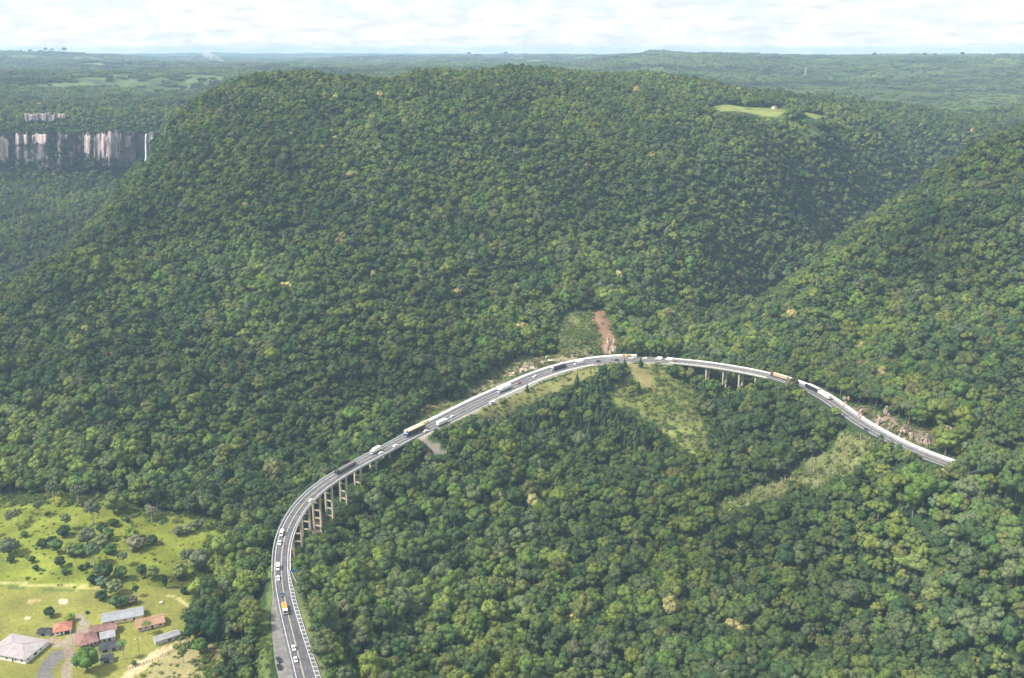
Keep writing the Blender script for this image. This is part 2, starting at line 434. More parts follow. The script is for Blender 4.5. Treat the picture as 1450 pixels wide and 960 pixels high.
# the plateau and the hills on the horizon
UA = 725 + FPX * TA                              # roughly the azimuth in frame units
def sky_z(tab, y):
    v = np.interp(UA, [t[0] for t in tab], [t[1] for t in tab])
    return CAM_H + y * np.tan(np.arctan((480 - v) / FPX) - PITCH)
base = 222 + 34 * fbm(GX / 1700, GY / 1300, 3) + 22 * fbm(GX / 480, GY / 420, 5)
hill_far = sky_z([(-400,74),(0,74),(90,74.5),(215,80),(222,78),(320,81),(500,83),(640,84),(735,85),(780,84),(850,81),(930,80),(1800,81)], 10500)
hill_left = sky_z([(-400,73),(0,73),(100,74),(150,77),(215,81),(260,92),(320,100),(400,110),(1900,110)], 7200)
hill_right = sky_z([(-400,120),(700,120),(760,96),(800,90),(850,82),(900,76),(930,74),(1000,76),(1080,79),(1150,81.5),(1230,80.5),(1300,80),(1400,79.5),(1800,78)], 5600)
def ridge(zr, y0, back, front):
    d = GY - y0
    s = np.where(d < 0, np.exp(-(d / front) ** 2), np.exp(-(d / back) ** 2))
    return np.maximum(zr[None, :] - 9 - base, 0) * s
far = base + np.maximum.reduce([ridge(hill_far, 10500, 4000, 1500), ridge(hill_left, 7200, 1600, 1300), ridge(hill_right, 5600, 3000, 1700)])
far += 9 * fbm(GX / 160, GY / 160, 9) * sstep(3000, 4500, GY)
tb = sstep(2500, 4600, GY)
GZ = GZ * (1 - tb) + far * tb
# natural roughness away from pasture
def pasture_mask(x, y):
    return sstep(-170, -130, x) * 0 + (1 - sstep(-175, -120, x)) * (1 - sstep(600, 680, y))
rough = (1 - pasture_mask(GX, GY)) * sstep(380, 700, GY)
GZ += rough * ((9 + 10 * sstep(850, 1000, GY)) * fbm(GX / 140, GY / 170, 11) + 2.0 * fbm(GX / 24, GY / 24, 12))
# ravines and a spur of the main hill
def crease(pts, depth, width):
    P = np.array([at_y(u, v, y)[:2] for u, v, y in pts]); best = np.full(GX.shape, 1e9)
    for A, B in zip(P[:-1], P[1:]):
        d = B - A; L2 = (d ** 2).sum()
        t = np.clip(((GX - A[0]) * d[0] + (GY - A[1]) * d[1]) / L2, 0, 1)
        best = np.minimum(best, np.hypot(GX - A[0] - t * d[0], GY - A[1] - t * d[1]))
    return depth * np.exp(-(best / width) ** 2)
GZ -= crease([(1040,455,980),(1100,412,1110),(1200,345,1290),(1290,275,1450),(1330,235,1560)], 36, 62)
GZ -= crease([(505,122,1470),(520,112,1600)], 13, 55)
GZ -= crease([(350,106,1450),(430,103,1470)], 9, 75)
GZ -= crease([(570,100,1480),(760,102,1490),(850,116,1450)], 6, 80)
GZ -= crease([(-40,430,1080),(60,375,1210),(140,320,1340),(190,270,1480)], 26, 70)
GZ += crease([(262,230,1160),(195,322,1050),(110,385,968),(20,440,885)], 13, 45)
GZ -= crease([(430,330,1020),(470,250,1120),(480,190,1220)], 11, 40)
GZ -= crease([(690,430,920),(640,330,1030),(620,250,1110)], 12, 40)
GZ -= crease([(860,330,1045),(850,250,1140)], 11, 40)
# carve the road bed
RD = np.full(GX.shape, 999.0); ROFF = np.full(GX.shape, 999.0); RST = np.zeros(GX.shape)
box = (GY > 360) & (GY < 920) & (GX > -230) & (GX < 420)
bx, by = GX[box], GY[box]
dmin = np.full(bx.shape, 1e9); ist = np.zeros(bx.shape, int)
for i in range(0, bx.size, 20000):
    D = (bx[i:i + 20000, None] - RP[None, ::2, 0]) ** 2 + (by[i:i + 20000, None] - RP[None, ::2, 1]) ** 2
    k = D.argmin(1); dmin[i:i + 20000] = np.sqrt(D[np.arange(len(k)), k]); ist[i:i + 20000] = k * 2
offs = (bx - RP[ist, 0]) * RR[ist, 0] + (by - RP[ist, 1]) * RR[ist, 1]
st = RS[ist]
RD[box] = dmin; ROFF[box] = offs; RST[box] = st
on_v = ((st > S_V1[0] + 4) & (st < S_V1[1] - 4)) | ((st > S_V2[0] + 4) & (st < S_V2[1] - 4))
zr = RP[ist, 2] - BANK * np.clip(offs, -7, 7) - 0.45
lay = np.where((st < 95) & (offs < 0), 8.0, np.where((st < 95), 4.0, 0.0))
a = np.maximum(np.abs(offs), dmin) - 6.6 - lay
wgt = 1 - sstep(0, np.where(st < 130, 16, 20), a)
wgt[on_v | (dmin > 60)] = 0
zz = GZ[box]
zz = zz * (1 - wgt) + zr * wgt
lim = np.where(on_v & (dmin < 9), RP[ist, 2] - 5.0, 1e9)
zz = np.minimum(zz, lim)
GZ[box] = zz

def gidx(x, y):
    a = np.clip((np.asarray(x) / np.asarray(y) - TA[0]) / (TA[1] - TA[0]), 0, NA - 1.001)
    r = np.clip(np.interp(y, TY, np.arange(len(TY))), 0, len(TY) - 1.001)
    return r, a
def gsample(A, x, y):
    r, a = gidx(x, y); i = r.astype(int); j = a.astype(int); fr = r - i; fa = a - j
    return (A[i, j] * (1 - fa) + A[i, j + 1] * fa) * (1 - fr) + (A[i + 1, j] * (1 - fa) + A[i + 1, j + 1] * fa) * fr
def ground(x, y):
    return float(gsample(GZ, np.array([x]), np.array([y]))[0])
def on_ground(u, v):
    d = ray(u, v)
    ys = np.arange(330, 6000, 1.5); t = ys / d[1]
    x = d[0] * t; z = CAM_H + d[2] * t
    g = gsample(GZ, x, ys)
    k = np.argmax(z < g)
    if z[k] >= g[k]: k = len(ys) - 1
    return np.array([x[k], ys[k], g[k]])
def inside(poly, x, y):
    r = np.zeros(np.shape(x), bool); n = len(poly)
    for i in range(n):
        x0, y0 = poly[i]; x1, y1 = poly[(i + 1) % n]
        c = ((y0 > y) != (y1 > y)) & (x < (x1 - x0) * (y - y0) / ((y1 - y0) or 1e-9) + x0)
        r ^= c
    return r
def gpoly(px):
    return [tuple(on_ground(u, v)[:2]) for u, v in px]

AREA = {
 'pasture': gpoly([(-60,702),(40,703),(60,699),(110,703),(150,704),(185,716),(205,726),(250,728),(300,737),(326,745),(324,775),(304,800),(302,835),(299,855),(286,880),(282,905),(322,912),(318,944),(312,1060),(-80,1060)]),
 'lawn': gpoly([(-60,826),(60,832),(110,832),(150,836),(200,833),(296,838),(298,855),(284,885),(278,902),(225,925),(180,990),(-80,990)]),
 'verge_left': gpoly([(384,800),(388,800),(390,850),(386,900),(384,990),(352,990),(362,900),(378,845)]),
 'verge_right': gpoly([(404,795),(412,790),(432,850),(450,905),(462,990),(430,990)]),
 'grass_bend': gpoly([(880,513),(945,514),(943,533),(975,545),(990,562),(978,572),(998,606),(1004,640),(965,645),(930,602),(880,577),(850,557),(878,545),(893,528)]),
 'tan_bend': gpoly([(884,515),(905,516),(925,535),(928,550),(912,553),(897,535)]),
 'strip_bend': gpoly([(655,590),(690,578),(760,545),(830,520),(850,524),(815,545),(770,560),(740,580),(690,592)]),
 'clearing': gpoly([(1196,612),(1215,614),(1243,628),(1232,645),(1180,684),(1110,702),(1020,724),(1000,716),(1080,690),(1135,658),(1180,636)]),
 'pullout': gpoly([(592,619),(606,612),(612,622),(634,637),(632,648),(612,643),(600,628)]),
 'slope_scrub': gpoly([(796,445),(850,440),(872,470),(878,503),(790,508),(790,480)]),
 'slope_scrub_b': gpoly([(575,606),(600,575),(640,565),(655,575),(640,583),(610,600),(585,612)]),
 'slope_scrub_c': gpoly([(640,577),(660,556),(690,533),(735,507),(780,503),(850,503),(850,506),(800,513),(760,527),(710,550),(660,575)]),
 'soil': gpoly([(838,441),(857,440),(866,462),(872,502),(853,502),(851,475),(840,458)]),
 'rock_cut': gpoly([(1195,572),(1222,574),(1260,590),(1300,608),(1350,612),(1352,640),(1300,632),(1250,608),(1205,582)]),
 'under_bridge': gpoly([(432,735),(462,730),(470,752),(458,776),(436,770)]),
 'field_right': gpoly([(1006,150),(1030,148),(1060,152),(1120,155),(1165,162),(1160,168),(1100,167),(1060,160),(1020,158)]),
 'plain': gpoly([(30,119),(90,116),(180,104),(260,106),(322,109),(312,116),(268,130),(215,134),(150,125),(90,126)]),
 'plain_b': gpoly([(110,91),(190,91),(200,94),(120,94)]),
 'plain_c': gpoly([(1110,172),(1150,176),(1165,196),(1135,206),(1120,192)]),
}
jx = GX + 5 * fbm(GX / 16, GY / 16, 21, 3); jy = GY + 6 * fbm(GX / 16, GY / 16, 31, 3)
def inA(k, x=None, y=None):
    return inside(AREA[k], jx if x is None else x, jy if y is None else y)

# land cover colour of the ground
COVER = np.empty(GX.shape + (3,)); COVER[:] = (0.034, 0.058, 0.022)
mot = fbm(GX / 9, GY / 9, 41, 4)[..., None]; mot2 = fbm(GX / 40, GY / 40, 43, 3)[..., None]
def lay_cover(mask, c, amp=0.35, amp2=0.3):
    COVER[mask] = (np.array(c) * np.clip(1 + amp * mot + amp2 * mot2, 0.3, 2.2))[mask]
farw = GY > 2600
lay_cover(farw, (0.035, 0.055, 0.025), 0.2, 0.6)
patch = fbm(GX / 500, GY / 260, 51, 3)
lay_cover(farw & (patch > 0.20) & (GY > 4200), (0.10, 0.135, 0.055), 0.2, 0.3)
lay_cover(inA('plain'), (0.075, 0.105, 0.045), 0.5, 0.9)
lay_cover(inside(gpoly([(60,108),(140,103),(150,105),(70,111)]),jx,jy),(0.10,0.15,0.06),.2,.3)
lay_cover(inside(gpoly([(150,99),(240,97),(260,99),(180,102)]),jx,jy),(0.11,0.155,0.065),.2,.3)
lay_cover(inA('plain_b'), (0.11, 0.17, 0.06), 0.1, 0.2)
lay_cover(inA('field_right'), (0.17, 0.195, 0.06), 0.35, 0.35)
lay_cover(inA('plain_c'), (0.10, 0.14, 0.05), 0.3, 0.2)
lay_cover(inA('pasture'), (0.128, 0.148, 0.025), 0.55, 0.8)
lay_cover(inA('lawn'), (0.18, 0.182, 0.045), 0.3, 0.35)
lay_cover(inA('verge_left'), (0.085, 0.12, 0.035), 0.5, 0.4)
lay_cover(inA('verge_right'), (0.11, 0.13, 0.05), 0.4, 0.3)
lay_cover(inA('grass_bend'), (0.145, 0.16, 0.048), 0.5, 0.4)
lay_cover(inA('tan_bend'), (0.20, 0.175, 0.075), 0.3, 0.3)
lay_cover(inA('strip_bend'), (0.17, 0.17, 0.06), 0.4, 0.4)
lay_cover(inA('clearing'), (0.135, 0.15, 0.056), 0.6, 0.5)
lay_cover(inA('slope_scrub'), (0.115, 0.125, 0.05), 0.6, 0.4)
lay_cover(inA('slope_scrub_b'), (0.18, 0.155, 0.08), 0.6, 0.4)
lay_cover(inA('slope_scrub_c'), (0.20, 0.165, 0.10), 0.7, 0.5)
lay_cover(inA('soil'), (0.26, 0.16, 0.10), 0.35, 0.3)
lay_cover(inA('rock_cut'), (0.15, 0.12, 0.085), 0.7, 0.5)
lay_cover(inA('under_bridge'), (0.115, 0.095, 0.075), 0.3, 0.3)
lay_cover(inA('pullout'), (0.16, 0.14, 0.115), 0.3, 0.3)
rv = (RD < 9.5) & ~(((RST > S_V1[0]) & (RST < S_V1[1])) | ((RST > S_V2[0]) & (RST < S_V2[1])))
lay_cover(rv & (ROFF > 0) & (RST > S_V1[1]) & (RST < 640), (0.25, 0.235, 0.19), 0.3, 0.3)
lay_cover(rv & (ROFF < 0) & (RST > S_V1[1]), (0.13, 0.135, 0.075), 0.4, 0.3)
# bare ground around the farmhouses
yard = gpoly([(70,903),(92,904),(104,897),(112,888),(113,873),(123,872),(125,887),(134,890),(118,902),(108,914),(109,930),(100,945),(92,990),(70,990),(90,935),(93,920),(72,912)])
lay_cover(inside(yard, jx, jy), (0.24, 0.195, 0.14), 0.3, 0.3)
lay_cover(inside(gpoly([(76,922),(93,921),(87,935),(76,950),(62,990),(44,990),(64,945)]), jx, jy), (0.15, 0.14, 0.135), 0.2, 0.2)
lay_cover(inside(gpoly([(113,873),(120,871),(122,886),(115,886)]), jx, jy), (0.22, 0.20, 0.17), 0.2, 0.2)
lay_cover(inside(gpoly([(85,850),(90,848),(97,850),(95,856),(86,857)]), GX, GY), (0.48, 0.40, 0.27), 0.2, 0.1)
lay_cover(inside(gpoly([(32,877),(42,875),(44,879),(34,880)]), GX, GY), (0.46, 0.39, 0.26), 0.2, 0.1)
lay_cover(inside(gpoly([(34,849),(50,850),(52,854),(40,855)]), jx, jy), (0.33, 0.27, 0.13), 0.2, 0.1)
lay_cover(inside(gpoly([(185,935),(222,920),(258,903),(272,902),(266,913),(220,938),(190,950),(175,990),(150,990)]), jx, jy), (0.42, 0.335, 0.19), 0.2, 0.2)
lay_cover(inside(gpoly([(262,918),(317,912),(317,945),(310,990),(190,990),(214,944)]), jx, jy), (0.27, 0.24, 0.11), 0.2, 0.2)
def streak(a, b, wd, col):
    A = on_ground(*a)[:2]; B = on_ground(*b)[:2]
    d = (B - A) / np.linalg.norm(B - A); n = np.array([-d[1], d[0]])
    t = (GX - A[0]) * d[0] + (GY - A[1]) * d[1]; o = (GX - A[0]) * n[0] + (GY - A[1]) * n[1]
    o = o + 1.2 * fbm(GX / 30, GY / 30, 77, 2)
    m = (t > 0) & (t < np.linalg.norm(B - A)) & (np.abs(o) < wd)
    lay_cover(m, col, 0.2, 0.2)
for a_, b_ in [((-30,824),(40,829)),((40,829),(110,831)),((110,831),(150,834))]:
    streak(a_, b_, 1.5, (0.33, 0.31, 0.12))
for a_, b_ in [((-30,830),(40,834.5)),((40,834.5),(105,836))]:
    streak(a_, b_, 0.9, (0.10, 0.13, 0.035))
for a_, b_ in [((233,843),(252,849)),((252,849),(271,861))]:
    streak(a_, b_, 0.8, (0.36, 0.33, 0.13))

idx = np.arange(len(TY) * NA).reshape(len(TY), NA)
quads = np.stack([idx[:-1, :-1].ravel(), idx[:-1, 1:].ravel(), idx[1:, 1:].ravel(), idx[1:, :-1].ravel()], 1)
tme = fast_mesh('ground', np.stack([GX.ravel(), GY.ravel(), GZ.ravel()], 1), quads)
ca = tme.color_attributes.new('cover', 'FLOAT_COLOR', 'POINT')
ca.data.foreach_set('color', np.concatenate([COVER.reshape(-1, 3), np.ones((GX.size, 1))], 1).astype(np.float32).ravel())
mg, t, b = mat_new('ground_cover')
at = N('ShaderNodeAttribute', t, attribute_name='cover')
geo = N('ShaderNodeNewGeometry', t)
nz = N('ShaderNodeTexNoise', t); nz.inputs['Scale'].default_value = 0.55; nz.inputs['Detail'].default_value = 6; nz.inputs['Roughness'].default_value = 0.7
mr = N('ShaderNodeMapRange', t); mr.inputs[1].default_value = 0.3; mr.inputs[2].default_value = 0.7; mr.inputs[3].default_value = 0.7; mr.inputs[4].default_value = 1.3
mm = N('ShaderNodeMix', t, data_type='RGBA', blend_type='MULTIPLY'); mm.inputs[0].default_value = 1
t.links.new(geo.outputs['Position'], nz.inputs['Vector']); t.links.new(nz.outputs[0], mr.inputs[0])
t.links.new(at.outputs['Color'], mm.inputs[6]); t.links.new(mr.outputs[0], mm.inputs[7]); t.links.new(mm.outputs[2], b.inputs['Base Color'])
b.inputs['Roughness'].default_value = 1; b.inputs['Specular IOR Level'].default_value = 0.05
bp = N('ShaderNodeBump', t); bp.inputs['Strength'].default_value = 0.5; bp.inputs['Distance'].default_value = 0.6
t.links.new(nz.outputs[0], bp.inputs['Height']); t.links.new(bp.outputs[0], b.inputs['Normal'])
tme.materials.append(mg)
tag(link(bpy.data.objects.new('ground', tme)), kind='structure')
# ------------------------------------------------------------------ road, markings, viaducts
S0 = road_hit(427, 944)[0]                         # station at the lower edge of the view
SEND = road_hit(1344, 655)[0] + 45
def strip(s0, s1, fl, fr, dz, step=3.0):
    ss = np.linspace(s0, s1, max(2, int((s1 - s0) / step) + 1))
    V = []; 
    for s in ss:
        a = fl(s) if callable(fl) else fl; b = fr(s) if callable(fr) else fr
        V += [rpos(s, a, dz), rpos(s, b, dz)]
    Q = [(2 * i, 2 * i + 1, 2 * i + 3, 2 * i + 2) for i in range(len(ss) - 1)]
    return np.array(V), np.array(Q)
def strip_obj(name, *a, mat, parent=None, kind=None, step=3.0):
    V, Q = strip(*a, step=step)
    me = fast_mesh(name, V, Q); me.materials.append(mat)
    return tag(link(bpy.data.objects.new(name, me), parent), kind=kind)
def sweep(s0, s1, prof, step=4.0):
    mb = MB(); ss = np.linspace(s0, s1, max(2, int((s1 - s0) / step) + 1)); n = len(prof)
    vs = [rpos(s, o, dz) for s in ss for o, dz in prof]
    fs = [(i * n + k, i * n + (k + 1) % n, (i + 1) * n + (k + 1) % n, (i + 1) * n + k) for i in range(len(ss) - 1) for k in range(n)]
    fs += [tuple(range(n)), tuple((len(ss) - 1) * n + k for k in range(n))[::-1]]
    return mb.add(vs, fs)
wR = lambda s: 3.6 + 1.6 * np.clip((S0 + 60 - s) / 60, 0, 1.6)       # right edge line
hatch_w = lambda s: 2.1 * np.clip((S_V1[0] + 4 - s) / 25, 0.15, 1)
S_H = S_V1[0] + 2
outR = lambda s: np.interp(s, [0, S_H - 30, S_H], [wR(s) + 2.6, wR(s) + 2.4, 4.9]) if s < S_H else 4.9
road = strip_obj('road', 0, SEND, -4.9, outR, 0.0, mat=M['asphalt'], kind='structure')
for a, b_ in ((-0.22, -0.08), (0.08, 0.22)):
    strip_obj('centre_line', 0, SEND, a, b_, 0.008, mat=M['line_yellow'], parent=road)
strip_obj('edge_line', 0, SEND, -3.75, -3.5, 0.008, mat=M['line_white'], parent=road)
strip_obj('edge_line', 0, SEND, lambda s: wR(s) - 0.1, lambda s: wR(s) + 0.15, 0.008, mat=M['line_white'], parent=road)
strip_obj('edge_line', 0, S_H - 3, lambda s: wR(s) + hatch_w(s), lambda s: wR(s) + hatch_w(s) + 0.16, 0.008, mat=M['line_white'], parent=road)
for o_ in (-2.75, -1.15, 1.05, 2.7):
    strip_obj('tyre_track', 0, SEND, o_ - .28, o_ + .28, 0.004, mat=M['track'], parent=road)
for k_, (s_, w_, l_) in enumerate([(60, .4, 9), (118, -3.3, 14), (205, .5, 11), (318, -3.2, 16), (371, .4, 9), (455, -3.3, 12), (560, .4, 14), (640, -3.2, 10)]):
    strip_obj('asphalt_patch', s_, s_ + l_, w_, w_ + 2.9, 0.006, mat=M['track'], parent=road)
s = S0 - 12
while s < S_H - 6:
    wd = hatch_w(s)
    o = link(bpy.data.objects.new('hatch_mark', MB().add([rpos(s, wR(s) + .1, .008), rpos(s - .5, wR(s) + wd, .008), rpos(s - .05, wR(s) + wd, .008), rpos(s + .45, wR(s) + .1, .008)], [(0, 1, 2, 3)]).mesh('hatch_mark', M['line_white'])), road)
    s += 3.6
# gravel lay-by at the left
lw = lambda s: -4.8 - np.interp(s - S0, [-60, 0, 6, 20, 45, 62, 75], [5.8, 7.2, 7.2, 6.4, 4.5, 2.0, 0.1])
strip_obj('gravel_layby', 0, S0 + 75, lw, -4.85, -0.02, mat=M['gravel'], kind='structure')
# concrete gutter on the inner side of the bend
sg0, sg1 = road_hit(690, 569)[0], road_hit(840, 516)[0]
g = sweep(sg0, sg1, [(4.95, -0.5), (4.95, 0.05), (6.4, 0.0), (6.4, -0.5)]).build('gutter', M['concrete'])
tag(g, 'pale concrete gutter along the inner edge of the curved road, beside the pines', 'gutter')

def barrier_prof(o, sgn, h=0.95, wb=0.5, wt=0.22):
    return [(o, -0.3), (o, h), (o + sgn * wt, h), (o + sgn * wb, 0.25), (o + sgn * wb, -0.3)][::1]
def viaduct(name, label, s0, s1, pier_s, beams):
    root = thing(name, label, 'viaduct', tuple(rpos((s0 + s1) / 2, 0, -2)))
    inv = root.location
    def put(mb, nm, mat, par=root):
        mb.v = [(x - inv[0], y - inv[1], z - inv[2]) for x, y, z in mb.v]
        return mb.build(nm, mat, par)
    put(sweep(s0, s1, [(-5.3, -0.06), (5.3, -0.06), (5.3, -0.7), (3.4, -0.95), (3.2, -2.1), (-3.2, -2.1), (-3.4, -0.95), (-5.3, -0.7)]), 'deck', M['concrete'])
    put(sweep(s0 - 3, s1 + 3, barrier_prof(-5.36, 1)), 'barrier', M['concrete_white'])
    put(sweep(s0 - 3, s1 + 3, barrier_prof(5.36, -1)), 'barrier', M['concrete'])
    for s in pier_s:
        t = np.interp(s, RS, RT[:, 0]), np.interp(s, RS, RT[:, 1])
        c = rpos(s)
        def bar(o0, o1, half, z0, z1, z2=None, z3=None):
            r = np.array([t[1], -t[0]]); T = np.array(t)
            vs = []
            for (za, zb) in ((z0, z1),):
                for z_, oo in ((za, o0), (za, o1), (zb, o0), (zb, o1)):
                    for h in (-half, half):
                        p = c[:2] + r * oo + T * h
                        vs.append((p[0], p[1], z_))
            return MB().add(vs, [(0, 1, 3, 2), (4, 6, 7, 5), (0, 4, 5, 1), (2, 3, 7, 6), (0, 2, 6, 4), (1, 5, 7, 3)])
        top = c[2] - 2.1
        cap = put(bar(-3.6, 3.6, 0.7, top - 1.1, top - 0.02), 'pier', M['concrete_tan'])
        lo = []
        for o in (-2.75, 2.75):
            p = rpos(s, o); gz = ground(p[0], p[1]) - 1.5; lo.append(gz)
            put(bar(o - 0.62, o + 0.62, 0.62, gz, top - 1.1), 'column', M['concrete_tan'], cap)
        zb = top - 6.5
        while zb > max(lo) + 2.0:
            put(bar(-2.2, 2.2, 0.35, zb, zb + 0.8), 'cross_beam', M['concrete_tan'], cap)
            zb -= 5.6
    return root
def pier_station(u, lo, hi):
    ss = np.arange(lo, hi, 0.5)
    pu, _ = project(np.array([rpos(s, 2.75, -3) for s in ss]))
    return float(ss[np.argmin(np.abs(pu - u))])
s_turn = road_hit(400, 760)[0]
P1 = [pier_station(u, s_turn - 5, S_V1[1]) for u in (414.5, 425, 437.4, 452.7, 469.5, 489.5, 510.5, 532, 551.6)]
P2 = [pier_station(u, S_V2[0], S_V2[1]) for u in (976, 1000.6, 1024.5, 1047.5, 1070)]
viaduct('viaduct', 'long curved road viaduct on tall double column piers above the stream valley', S_V1[0], S_V1[1], P1, 4)
for s_ in P1 + P2:
    strip_obj('expansion_joint', s_ - .2, s_ + .2, -4.85, 4.85, 0.012, mat=M['chassis'], parent=road)
viaduct('viaduct', 'shorter road viaduct at the far right of the bend on tan columns', S_V2[0], S_V2[1], P2, 3)
sb0, sb1 = S_V1[1] + 3.2, road_hit(900, 508)[0]
w1 = sweep(sb0, sb1, [(-5.5, -0.6), (-5.5, 1.5), (-5.7, 1.7), (-8.0, 1.9), (-8.0, -0.6)]).build('roadside_wall', M['concrete_white'])
tag(w1, 'long white concrete wall along the outer edge of the bend below the forest slope', 'wall')
sc0, sc1 = road_hit(1110, 536)[0], road_hit(1344, 655)[0] + 12
w2 = sweep(sc0, sc1, [(-5.3, -0.6), (-5.3, 1.1), (-5.5, 1.2), (-6.7, 1.3), (-6.7, -0.6)]).build('roadside_wall', M['concrete_white'])
tag(w2, 'white concrete wall along the road below the rocky cutting at the right', 'wall')
def rail(label, pts, h=0.75):
    root = thing('guard_rail', label, 'guard rail', tuple(pts[0]))
    P = [np.array(p) - pts[0] for p in pts]
    mb = MB()
    for a, b_ in zip(P[:-1], P[1:]):
        n = np.array([-(b_ - a)[1], (b_ - a)[0], 0]); n = n / np.linalg.norm(n) * 0.06
        mb.add([a + n + (0, 0, h - .32), a - n + (0, 0, h - .32), a - n + (0, 0, h), a + n + (0, 0, h), b_ + n + (0, 0, h - .32), b_ - n + (0, 0, h - .32), b_ - n + (0, 0, h), b_ + n + (0, 0, h)],
               [(0, 1, 2, 3), (4, 7, 6, 5), (0, 3, 7, 4), (1, 5, 6, 2), (3, 2, 6, 7), (0, 4, 5, 1)])
    mb.build('beam', M['concrete_white'], root)
    post = MB().box(-.07, .07, -.07, .07, -0.5, h - .05).mesh('post', M['steel'])
    for p in P:
        o = link(bpy.data.objects.new('post', post), root); o.location = p
sv = S_V1[0] - 4
rail('thin pale guard rail slanting away from the end of the long viaduct', [rpos(sv - k * 4.5, 5.6 + k * 0.85, -0.25) for k in range(6)])
rail('short pale guard rail on the left verge before the long viaduct', [rpos(sv - k * 4.5, -5.4 - k * 0.05, -0.1) for k in range(6)])
# ------------------------------------------------------------------ tree models
def ico(sub):
    bm = bmesh.new(); bmesh.ops.create_icosphere(bm, subdivisions=sub, radius=1)
    V = np.array([v.co[:] for v in bm.verts]); F = np.array([[v.index for v in f.verts] for f in bm.faces]); bm.free()
    return V, F
ICO = {1: ico(1), 2: ico(2), 3: ico(3)}
def lump(c, r, seed, sub=2, amp=0.22, squash=1.0):
    V, F = ICO[sub]
    n = np.array([mnoise.noise(Vector(v) * 1.7 + Vector((seed * 3.1, seed * 1.7, seed))) + 0.5 * mnoise.noise(Vector(v) * 4.1 + Vector((seed, seed * 2.7, 5))) for v in V])
    W = V * (1 + amp * n)[:, None] * r
    W[:, 2] *= squash
    return W + c, F
def join(parts):
    Vs, Fs, b = [], [], 0
    for V, F in parts:
        Vs.append(V); Fs.append(F + b); b += len(V)
    return np.vstack(Vs), np.vstack(Fs)
def cards(centres, normals, size, r):
    """small two-triangle leaf sprays, bent along their middle"""
    n = len(centres)
    t = r.normal(size=(n, 3)); t -= normals * (t * normals).sum(1)[:, None]; t /= np.linalg.norm(t, axis=1)[:, None]
    bt = np.cross(normals, t)
    s = size[:, None]
    V = np.stack([centres - t * s, centres + bt * s * .6 + normals * s * .15, centres + t * s + normals * s * .3, centres - bt * s * .6 - normals * s * .1], 1).reshape(-1, 3)
    i = np.arange(n) * 4
    return V, np.vstack([np.stack([i, i + 1, i + 2], 1), np.stack([i, i + 2, i + 3], 1)])
def crown(seed, vert=0.75, nl=11, cards_per=46, core=0.62, spread=0.62, sub=2, lr=(0.26, 0.42), lo=-0.25):
    r = np.random.default_rng(seed)
    parts = [lump(np.array([0, 0, -0.08]), core, seed, sub, 0.25, vert)]
    L = [(np.array([0, 0, -0.05]), core)]
    for i in range(nl):
        ph = 2.399 * i + r.uniform(-.5, .5); ct = r.uniform(lo, 1.0) if i else 1
        st = math.sqrt(max(0, 1 - ct * ct))
        d = np.array([math.cos(ph) * st, math.sin(ph) * st, ct])
        c = d * spread * r.uniform(0.82, 1.12) * np.array([1, 1, vert]); rr = r.uniform(*lr)
        parts.append(lump(c, rr, seed * 17 + i, sub, 0.3, 0.85)); L.append((c, rr))
    C, NN, SZ = [], [], []
    for c, rr in L:
        d = r.normal(size=(cards_per, 3)); d /= np.linalg.norm(d, axis=1)[:, None]
        d = d[(d[:, 2] > -0.45)]
        p = c + d * rr * r.uniform(0.92, 1.22, (len(d), 1))
        n = d + r.normal(scale=.55, size=d.shape); n /= np.linalg.norm(n, axis=1)[:, None]
        C.append(p); NN.append(n); SZ.append(r.uniform(0.055, 0.115, len(d)))
    parts.append(cards(np.vstack(C), np.vstack(NN), np.concatenate(SZ), r))
    return join(parts)
def trunk_mb(h, r0, limbs, seed):
    r = random.Random(seed)
    mb = MB().tube([(0, 0, -0.4), (0.03, 0, h * .5), (0, .03, h)], [r0 * 1.25, r0 * .9, r0 * .6], 6)
    for i in range(limbs):
        a = i * 2.4 + r.random(); z = h * r.uniform(.62, .98)
        mb.tube([(0, 0, z), (.25 * math.cos(a), .25 * math.sin(a), z + .28), (.55 * math.cos(a), .55 * math.sin(a), z + .62)], [r0 * .5, r0 * .36, r0 * .18], 4)
    return mb
def conifer(seed):
    r = np.random.default_rng(seed); parts = []; nt_ = 13
    for i in range(nt_):
        f = i / (nt_ - 1); z = 0.55 + 3.25 * f; R = (1 - f) ** .85 * 1.0 + 0.07
        nb = int(9 - 4 * f)
        for k in range(nb):
            a = 2 * math.pi * k / nb + i * 0.9 + r.uniform(-.25, .25); rr = R * r.uniform(.75, 1.15)
            d = np.array([math.cos(a), math.sin(a), 0]); n = np.array([-d[1], d[0], 0]); zz = z + r.uniform(-.08, .08)
            w = .23 * rr + .05
            V = np.array([d * .02 + [0, 0, zz + .22], d * rr * .6 + n * w + [0, 0, zz + .02], d * rr + [0, 0, zz - .12], d * rr * .6 - n * w + [0, 0, zz + .02], d * rr * .55 + [0, 0, zz - .2]])
            parts.append((V, np.array([[0, 1, 2], [0, 2, 3], [1, 4, 2], [2, 4, 3]])))
    return join(parts)
